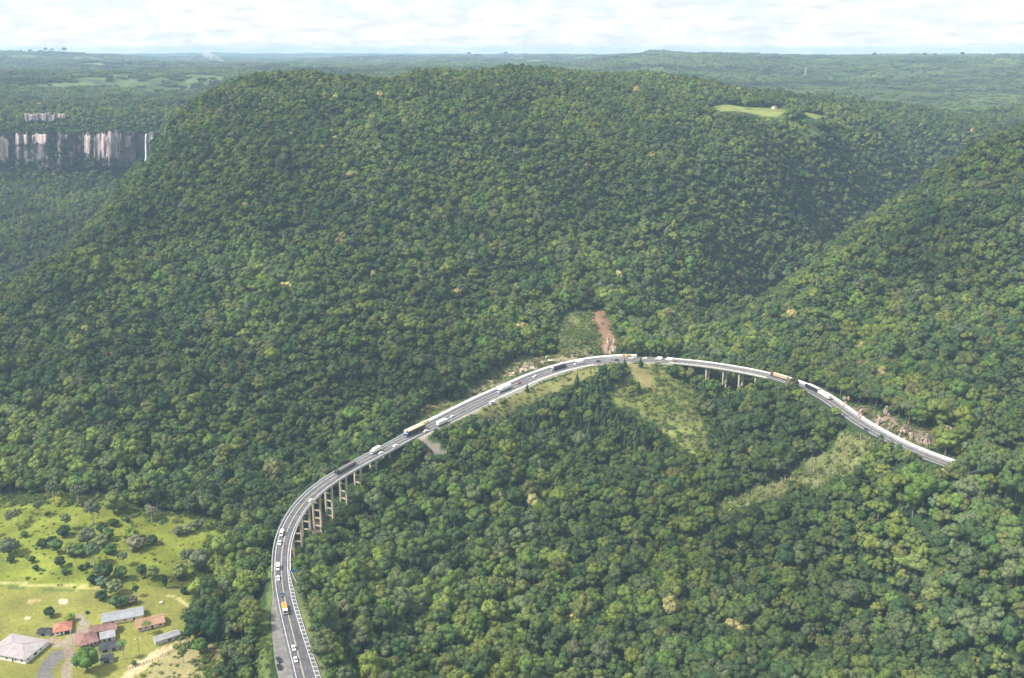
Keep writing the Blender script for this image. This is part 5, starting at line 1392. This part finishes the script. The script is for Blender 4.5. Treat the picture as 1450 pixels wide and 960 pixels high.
for a in [
 ('tree', 162, 727, 7.8, 'olive', 'large round olive tree at the upper edge of the pasture', 'tree'),
 ('shrub', 161.5, 746, 3.4, 'dark', 'dark oval shrub just below the large round olive tree'),
 ('shrub', 180.5, 739.5, 2.2, 'dark', 'small dark shrub right of the dark oval shrub in the upper pasture'),
 ('shrub', 192, 779, 6.0, 'pink', 'wide pinkish pale bush in the middle of the pasture'),
 ('shrub', 216, 772, 3.9, 'dark', 'dark rounded shrub right of the pinkish pale bush'),
 ('shrub', 203, 766, 2.6, 'mid', 'small green shrub between the pinkish bush and the dark rounded one'),
 ('shrub', 185, 768, 6.2, 'yellow', 'yellow-green bush directly behind the pinkish pale bush'),
 ('shrub', 145, 754, 4.0, 'dark', 'dark shrub left of centre in the upper pasture, above a larger dark one'),
 ('shrub', 152, 766, 5.0, 'mid', 'green shrub beside the yellow-green bush in the pasture'),
 ('tree', 124, 772, 6.0, 'grey', 'wide grey-green tree in the left middle of the pasture', 'tree'),
 ('shrub', 91, 759.5, 4.6, 'dark', 'dark clump left of the wide grey-green pasture tree'),
 ('shrub', 60, 776, 3.6, 'dark', 'lower left one of two dark clumps on the left pasture'),
 ('shrub', 74, 770, 3.2, 'dark', 'upper right one of two dark clumps on the left pasture'),
 ('tree', 82, 784, 4.6, 'mid', 'green tree with short trunk at the left end of the pasture thicket', 'tree'),
 ('shrub', 101, 788, 5.2, 'olive', 'olive bush in the middle of the pasture thicket'),
 ('shrub', 116, 788, 4.8, 'mid', 'green bush at the right end of the pasture thicket'),
 ('tree', 145, 777, 4.4, 'pale', 'pale tree just left of the pinkish bush and its green neighbour', 'tree'),
 ('shrub', 157, 786, 4.2, 'mid', 'round green bush below the pale pasture tree'),
 ('slim', 134, 800, 5.2, 'blue', 'feathery blue-green tree below the pasture thicket', 'tree'),
 ('tree', 14, 787, 6.6, 'grey', 'broad greyish tree at the left edge of the pasture', 'tree'),
 ('shrub', 15.5, 796, 2.6, 'dark', 'small dark shrub below the broad greyish tree'),
 ('shrub', 46, 796, 2.4, 'dark', 'small dark shrub alone on the bright left pasture'),
 ('shrub', 52, 808.5, 2.2, 'dark', 'low dark shrub nearest the grassy track on the left'),
 ('tree', 86, 804, 3.7, 'dark', 'small dark tree below the pasture thicket', 'tree'),
 ('shrub', 91.5, 813.5, 2.5, 'mid', 'low green shrub under the small dark tree'),
 ('shrub', 115, 807.5, 2.2, 'dark', 'left one of two small dark shrubs beside the feathery tree'),
 ('shrub', 124.5, 804.5, 2.0, 'dark', 'right one of two small dark shrubs beside the feathery tree'),
 ('tree', 150, 822, 6.4, 'dark', 'tallest dark tree above the grassy track', 'tree'),
 ('shrub', 132, 827, 3.6, 'bdark', 'blackish green shrub left of the tall dark tree on the track'),
 ('shrub', 146, 831, 4.2, 'blue', 'bluish green bush in front of the tall dark tree'),
 ('tree', 171, 821, 4.4, 'mid', 'green tree right of the tall dark tree on the track', 'tree'),
 ('tree', 164, 843, 4.8, 'pale', 'pale sparse tree standing behind the cream shed', 'tree'),
 ('shrub', 201, 812, 3.5, 'dark', 'dark shrub with olive neighbour in the right pasture'),
 ('tree', 218, 821, 4.2, 'olive', 'olive tree in the right part of the pasture', 'tree'),
 ('shrub', 255, 818, 5.6, 'olive', 'wide low olive bush at the right side of the pasture'),
 ('cypress', 234.5, 833.5, 1.7, 'bdark', 'narrow dark cypress at the upper rim of the lawn', 'tree'),
 ('clip', 262, 841, 2.7, 'bdark', 'dark clipped round bush right of the cypress'),
 ('shrub', 282, 842, 6.0, 'yellow', 'yellowish bush at the right rim of the lawn'),
 ('shrub', 171, 792, 2.0, 'dark', 'tiny dark shrub below the round green bush'),
 ('slim', 17, 748, 4.6, 'pale', 'slender pale tree at the upper left of the pasture, lower of three'),
 ('slim', 27, 741, 3.9, 'pale', 'slender pale tree at the upper left of the pasture, middle of three'),
 ('slim', 56, 731, 4.2, 'grey', 'slender grey tree at the upper left of the pasture, upper of three'),
 ('slim', 76, 709, 5.2, 'grey', 'slender grey tree with pale trunk on the upper pasture rim, left one'),
 ('slim', 111, 716, 5.6, 'grey', 'slender grey tree with pale trunk on the upper pasture rim, right one'),
 ('slim', 95, 752, 4.2, 'pale', 'thin pale tree standing over the left dark clump'),
 ('slim', 133, 743, 6.4, 'grey', 'spreading thin grey tree left of the large olive tree'),
 ('slim', 215.5, 739, 4.2, 'pink', 'thin pinkish tree on the upper right pasture'),
 ('slim', 176, 802, 3.4, 'pale', 'thin pale tree in the lower middle of the pasture'),
 ('slim', 265, 806, 4.6, 'grey', 'thin grey tree at the right pasture edge'),
 ('shrub', 253, 759, 3.8, 'grey', 'left one of three grey bushes along the right pasture rim'),
 ('shrub', 266, 756, 3.6, 'pale', 'middle one of three bushes along the right pasture rim, paler'),
 ('shrub', 280, 750, 4.4, 'grey', 'right one of three grey bushes along the right pasture rim'),
 ('tree', 285, 809, 7.2, 'grey', 'big grey tree at the right pasture edge', 'tree'),
 ('shrub', 35, 762, 2.5, 'mid', 'small green shrub in the upper left pasture'),
 ('shrub', 144, 850, 3.6, 'dark', 'dark bush at the left behind the cream shed roof'),
 ('tree', 164, 862, 3.8, 'mid', 'green garden tree behind the middle of the cream shed', 'tree'),
 ('shrub', 177, 858, 3.6, 'mid', 'green bush behind the cream shed, beside the reddish one'),
 ('shrub', 188, 855, 3.2, 'wine', 'reddish brown bush behind the cream shed'),
 ('slim', 193, 846, 2.6, 'dark', 'thin dark sapling behind the reddish bush', 'tree'),
 ('tree', 71, 874, 3.3, 'dark', 'dark small tree behind the red roofed cottage', 'tree'),
 ('shrub', 100, 882, 3.0, 'yellow', 'yellow-green bush right of the red roofed cottage'),
 ('shrub', 124, 869, 1.2, 'dark', 'tiny dark bush on the lawn above the yard'),
 ('tree', 124, 952, 6.8, 'bright', 'round bright green tree in front of the maroon farmhouse', 'tree'),
 ('tree', 284, 926, 4.3, 'bright', 'bright green round tree before the dark trees at the lawn corner', 'tree'),
 ('tree', 277, 905, 7.4, 'bdark', 'big dark tree at the lawn corner, left of two', 'tree'),
 ('tree', 308, 908, 8.6, 'bdark', 'big dark tree at the lawn corner, right of two', 'tree'),
 ('tree', 301, 880, 7.4, 'dark', 'tall dark tree behind the two big dark trees at the lawn corner', 'tree'),
 ('slim', 260, 941, 3.4, 'olive', 'thin olive tree on the dry grass near the lower edge', 'tree'),
 ('shrub', 290, 940, 1.3, 'dark', 'tiny dark shrub on the dry grass at the lower edge'),
 ('shrub', 190, 942, 1.6, 'mid', 'little green shrub beside the start of the fence'),
 ('palm', 175.5, 936, 4.6, 'mid', 'tall palm beside the black roofed sheds', 'palm tree'),
 ('palm', 209, 899, 3.0, 'mid', 'short palm in front of the terracotta house', 'palm tree'),
 ('slim', 318, 858, 5, 'grey', 'thin grey tree between the lawn corner and the road', 'tree'),
]:
    plant(*a)
def verge_pine(u, v, r_, label):
    p = on_ground(u, v)
    R_ = thing('pine_tree', label, 'tree', (p[0], p[1], p[2] - .2), u); R_.scale = (r_ * 1.15, r_ * 1.15, r_ * .95)
    c = child('crown', CON_OBJ[int(u) % 3], R_); c.color = (.05, .085, .038, 1); child('trunk', CON_TRUNK, R_)
verge_pine(746.5, 556, 2.0, 'single dark pine on the inner verge, beside the gutter')
verge_pine(884.5, 521, 2.3, 'small dark pine in front of the far chevron boards')
verge_pine(907, 520, 2.4, 'small dark pine right of the far chevron boards')
verge_pine(817, 550, 3.6, 'tall dark pine at the upper left corner of the plantation')
verge_pine(904, 557, 3.0, 'dark pine at the edge of the tan grass inside the bend')

# ------------------------------------------------------------------ rock: cliffs of the gorge, cutting, scar
def rock_patch(name, u0, u1, v0, v1, fn, mat, parent=None, nu=10, nv=8, taper=.5, depth=5.0, bumpy=2.5, seed=0, ragged=.35, fx=.12, fz=.03):
    bm = bmesh.new(); g = {}
    for i in range(nu + 1):
        top = v0 + (v1 - v0) * ragged * .5 * (.5 + mnoise.noise(Vector((i * .45, seed * 3.3, .5)))) * (1 + taper * (abs(i / nu - .5) * 2) ** 2)
        bot = v1 - (v1 - v0) * ragged * .6 * (.5 + mnoise.noise(Vector((i * .6, seed * 2.3, 9.5)))) * (1 + taper * (abs(i / nu - .5) * 2) ** 2)
        for j in range(nv + 1):
            u = u0 + (u1 - u0) * i / nu; v = top + (bot - top) * j / nv
            u += (u1 - u0) * ragged * .25 * mnoise.noise(Vector((j * .6, seed * 1.9, 7.1))) * (abs(i / nu - .5) * 2)
            p = fn(u, v)
            col = mnoise.noise(Vector((p[0] * fx, seed, p[2] * fz))) + .7 * mnoise.noise(Vector((p[0] * fx * 2.9, seed + 4, p[2] * fz * 3)))
            edge = 0.35 if i in (0, nu) or j in (0, nv) else 1
            d = ORG - p; d[2] = 0; d /= np.linalg.norm(d)
            g[i, j] = bm.verts.new(p + d * (bumpy * (.7 + col) * edge))
    back = {k_: bm.verts.new(vv.co + (vv.co - Vector(ORG)).normalized() * depth) for k_, vv in g.items()}
    for i in range(nu):
        for j in range(nv):
            bm.faces.new((g[i, j], g[i, j + 1], g[i + 1, j + 1], g[i + 1, j])); bm.faces.new((back[i, j], back[i + 1, j], back[i + 1, j + 1], back[i, j + 1]))
    for i in range(nu):
        for j in (0, nv): bm.faces.new((g[i, j], g[i + 1, j], back[i + 1, j], back[i, j]))
    for j in range(nv):
        for i in (0, nu): bm.faces.new((g[i, j], g[i, j + 1], back[i, j + 1], back[i, j]))
    bmesh.ops.recalc_face_normals(bm, faces=bm.faces)
    me = bpy.data.meshes.new(name); bm.to_mesh(me); bm.free(); me.materials.append(mat)
    return link(bpy.data.objects.new(name, me), parent)
def steep(u0, u1, v1, k=.45):
    """a steep face standing where the ground is seen at its foot"""
    y0 = on_ground((u0 + u1) / 2, v1)[1]
    return lambda u, v: at_y(u, v, y0 + (v1 - v) * k)
def crag(u0, u1, v0, v1, fn, mat, seed):
    """a craggy outcrop: broken angular lumps bedded in the slope"""
    r = np.random.default_rng(seed); mb = MB(); c0 = fn((u0 + u1) / 2, (v0 + v1) / 2)
    m = np.linalg.norm(c0 - ORG) / FPX; W = (u1 - u0) * m; H = (v1 - v0) * m; n = int(np.clip(W * H / 14, 7, 16))
    for i in range(n):
        a, b_ = r.uniform(-.42, .42), r.uniform(-.05, .95) ** .9 if i else .3
        a *= 1.15 - abs(b_ - .35)
        p = fn((u0 + u1) / 2 + a * (u1 - u0), v1 - abs(b_) * (v1 - v0)) + np.array([0, .8, -.5])
        V, F = ICO[2]; q = Vector((seed * 1.3, i * 2.1, 0))
        d = np.array([1 + .55 * mnoise.noise(Vector(v) * 1.5 + q) + .3 * mnoise.noise(Vector(v) * 3.7 + q) for v in V])
        sx, sz = W * r.uniform(.13, .24), H * r.uniform(.16, .30)
        mb.add((V * d[:, None] * np.array([sx, min(sx, 2.2), sz]) + p).tolist(), F.tolist())
    return mb.build('rock_outcrop', mat)
def cliff_y(u): return 1702 + 22 * math.exp(-((u - 196) / 20) ** 2) + 8 * math.sin(u * .07) + 14 * mnoise.noise(Vector((u * .05, 3, 1))) + 6 * mnoise.noise(Vector((u * .17, 8, 1)))
cl = rock_patch('cliff', -45, 240, 184, 238, lambda u, v: at_y(u, v, cliff_y(u) - (v - 184) * .25), M['rock_dark'], None, 120, 8, .0, 8, 4, 3, .16)
tag(cl, kind='structure')
for k, (u0, u1, v0, v1) in enumerate([(-6, 12, 190, 231), (22, 40, 189, 206), (45, 66, 188, 206), (86, 95, 190, 198), (104, 114, 203, 217), (119, 129, 190, 220), (133, 152, 185, 228), (150, 171, 184, 230), (176, 185, 191, 210), (214, 223, 191, 215), (98, 106, 214, 224)]):
    rock_patch('rock_face', u0, u1, v0, v1, lambda u, v: at_y(u, v, cliff_y(u) - (v - 184) * .25 - 6), M['rock_cliff'], cl, 16, 7, .6, 9, 2.2, k + 20, .3, .25, .02)
for k, (u0, u1, v0, v1) in enumerate([(35, 58, 158, 173), (55, 78, 158, 174), (82, 93, 160, 169)]):
    rock_patch('rock_face', u0, u1, v0, v1, lambda u, v: at_y(u, v, 1788), M['rock_cliff'], cl, 16, 6, .5, 9, 2.0, k + 50, .5, .25, .02)
cu = rng.uniform(-40, 240, 620); cv = 186 + 48 * rng.random(620) ** .6
rocks = [(-6, 12), (22, 40), (45, 66), (119, 129), (133, 171), (176, 185), (200, 223)]
kk = np.ones(620, bool)
for a_, b_ in rocks: kk &= ~((cu > a_ + 1) & (cu < b_ - 1) & (cv > 190) & (cv < 224))
kk &= ~((cu > 171) & (cu < 240) & (cv > 191) & (cv < 232) & (rng.random(620) < .93))
cu, cv = np.r_[cu[kk], rng.uniform(-45, 240, 170)], np.r_[cv[kk], rng.uniform(180, 189, 170)]; m = len(cu)
cpz = np.array([at_y(u, v, cliff_y(u) - (v - 184) * .25 - 3) for u, v in zip(cu, cv)])
cs = rng.uniform(2.5, 5.5, m)
scatter('cliff_scrub', cpz, rng.uniform(0, 6.28, m), np.stack([cs, cs, cs * 1.1], 1), SCR0 + rng.integers(0, 3, m), TCOL[rng.choice([0, 1, 3], m)] * rng.uniform(.8, 1.2, (m, 1)))
wf = MB()
pts = [(210.5, 189.5, 1730), (208, 189.5, 1722), (206.6, 192, 1720), (206.3, 200, 1719), (206.5, 212, 1717), (207, 221, 1716), (206, 231, 1715)]
wv = []
for i, (u, v, y) in enumerate(pts):
    p = at_y(u, v, y - 22); h = [1.0, 1.4, 1.3, 1.2, 1.4, 1.8, 1.6][i]
    for dx, dy in ((-h, 0), (0, -1.0), (h, 0), (0, .8)): wv.append((p[0] + dx, p[1] + dy, p[2]))
wf.add(wv, [(i * 4 + k, i * 4 + (k + 1) % 4, i * 4 + 4 + (k + 1) % 4, i * 4 + 4 + k) for i in range(len(pts) - 1) for k in range(4)])
tag(wf.build('waterfall', M['water']), 'thin white waterfall dropping over the dark cliff in the left gorge', 'waterfall')
og = lambda u, v: on_ground(u, v)
RK = [(1194, 1204, 559, 577), (1214, 1229, 580, 595), (1241, 1256, 592, 605), (1252, 1268, 575, 592), (1256, 1264, 600, 614), (1271, 1283, 608, 624), (1281, 1293, 611, 626), (1301, 1317, 611, 630), (1310, 1318, 620, 634), (1326, 1352, 606, 630)]
RL = ['narrow pale rock spike above the left end of the cutting', 'tan rock slab low in the left part of the cutting', 'low tan rock in the middle of the cutting', 'highest pinkish rock in the middle of the cutting', 'thin pale rock close above the wall in the cutting', 'tan rock with dark cracks just above the white wall', 'right neighbour of the cracked tan rock above the wall', 'pale rock right of centre in the cutting', 'small pale rock low beside the right part of the wall', 'broad pinkish rock at the right end of the cutting']
RK_M = {'pink': two_tone('rock_pinkish', (.40, .30, .235), (.15, .125, .09), .35, .95, stretch=(1, 1, .5), bump=.4)}
for k, (q, lb) in enumerate(zip(RK, RL)):
    tag(crag(*q, steep(q[0], q[1], q[3], .55), RK_M['pink'], k + 70), lb, 'rock', 'rocks of the right road cutting')
for k, (q, lb) in enumerate(zip([(736, 758, 515, 528), (718, 731, 527, 535), (766, 802, 509, 515), (770, 777, 504, 512)],
                               ['pale pinkish rock above the straight left of the bend', 'lower left pale rock beside the white wall', 'long low pale rock ledge above the white wall', 'upright pale rock above the long ledge'])):
    tag(crag(*q, steep(q[0], q[1], q[3], .8), M['rock_pale'], k + 90), lb, 'rock', 'rocks above the straight')
for k, (q, lb) in enumerate(zip([(855, 863, 476, 503), (862, 872, 481, 503)], ['left pale rock prong at the foot of the soil scar', 'right pale rock prong at the foot of the soil scar'])):
    tag(crag(*q, steep(q[0], q[1], q[3], .7), M['rock_pale'], k + 95), lb, 'rock', 'rocks at the foot of the soil scar')

# ------------------------------------------------------------------ far things
p = on_ground(1140, 109.5); gz_ = p[2]
r = thing('radio_mast', 'white lattice radio mast rising from the far forest at the right', 'mast', tuple(p))
H = at_y(1140, 95.5, p[1])[2] - gz_ + 3
for sx, sy in ((1, 1), (1, -1), (-1, 1), (-1, -1)):
    MB().tube([(sx * 2.2, sy * 2.2, 0), (sx * .5, sy * .5, H)], [.4, .25], 4).build('leg', M['concrete_white'], r)
for k in range(9):
    f = k / 9; w_ = 2.2 - 1.7 * f; z = H * f; w2 = 2.2 - 1.7 * (k + 1) / 9; z2 = H * (k + 1) / 9
    mb = MB()
    for (a_, b_) in (((w_, w_), (-w2, w2)), ((-w_, w_), (-w2, -w2)), ((-w_, -w_), (w2, -w2)), ((w_, -w_), (w2, w2))):
        mb.tube([(*a_, z), (*b_, z2)], .18, 4)
    mb.build('brace', M['concrete_white'], r)
for k, (u, v, wd, lb) in enumerate([(1113, 152.5, 9, 'white farm building on the far bright field, right one'), (1098, 153.5, 8, 'pale farm building on the far bright field, left one')]):
    house('far_farmhouse', lb, 'building', (u - 1.8, v + 1), (u + 1.8, v + 1), 5, 3, 'pale' if k == 0 else 'terra', 'gable', 'white', 1.8, [(.3, 1.2, 1, 2.2, 'window'), (.7, 1.2, 1, 2.2, 'window')])
for k, (u, yy, h_, lb) in enumerate([(30, 7200, 24, 'leftmost skyline tree on the far left hill'), (44, 7200, 34, 'second skyline tree from the left on the far left hill'), (58, 7200, 28, 'third skyline tree from the left on the far left hill'), (66, 7200, 36, 'fourth skyline tree from the left on the far left hill'), (75, 7200, 30, 'fifth skyline tree from the left on the far left hill'), (92, 7200, 42, 'rightmost tall skyline tree on the far left hill'),
                     (1238, 5600, 30, 'wide flat skyline tree on the far right hill, leftmost'), (1309, 5600, 30, 'skyline tree on the far right hill, second from left'), (1324, 5600, 26, 'skyline tree on the far right hill, third from left'), (1362, 5600, 32, 'skyline tree on the far right hill, rightmost'), (664, 10500, 60, 'lone tall skyline tree on the far middle ridge, left one'), (716, 10500, 60, 'lone tall skyline tree on the far middle ridge, right one')]):
    d = ray(u, 80); xx = d[0] / d[1] * yy; z = ground(xx, yy)
    r = thing('skyline_tree', lb, 'tree', (xx, yy, z), k, 'trees on the horizon'); s_ = h_ / 2.0
    r.scale = (s_ * .9, s_ * .9, s_)
    c = child('crown', CROWN_OBJ[6 + k % 3], r); c.color = (.03, .05, .025, 1); child('trunk', TRUNK_OBJ[k % 3], r)
# smoke rising from the far fields
sm = MB()
for k in range(7):
    V, F = lump(np.array([-k * 16 + 12 * math.sin(k), 0, 6 + k * 9]), 10 + k * 3.6, k, 2, .35, .8)
    sm.add(V.tolist(), F.tolist())
smo = sm.build('smoke', bpy.data.materials.new('smoke')); smo.data.materials[0].use_nodes = True
p = at_y(318, 95, 6300); smo.location = (p[0], 6300, ground(p[0], 6300))
t = smo.data.materials[0].node_tree; t.nodes.clear(); pv2 = N('ShaderNodeVolumePrincipled', t); pv2.inputs['Density'].default_value = .02; pv2.inputs['Color'].default_value = (.95, .95, .97, 1)
t.links.new(pv2.outputs[0], N('ShaderNodeOutputMaterial', t).inputs['Volume'])
tag(smo, kind='stuff')
# ------------------------------------------------------------------ haze
hz = MB().box(-12500, 12500, -300, 14600, -75, 315).build('haze', bpy.data.materials.new('haze'))
hm_ = hz.data.materials[0]; hm_.use_nodes = True
t = hm_.node_tree; t.nodes.clear()
pv_ = N('ShaderNodeVolumePrincipled', t)
pv_.inputs['Color'].default_value = (0.54, 0.77, 1.0, 1)
pv_.inputs['Density'].default_value = 0.000088
pv_.inputs['Anisotropy'].default_value = 0.0
t.links.new(pv_.outputs[0], N('ShaderNodeOutputMaterial', t).inputs['Volume'])
tag(hz, kind='stuff')
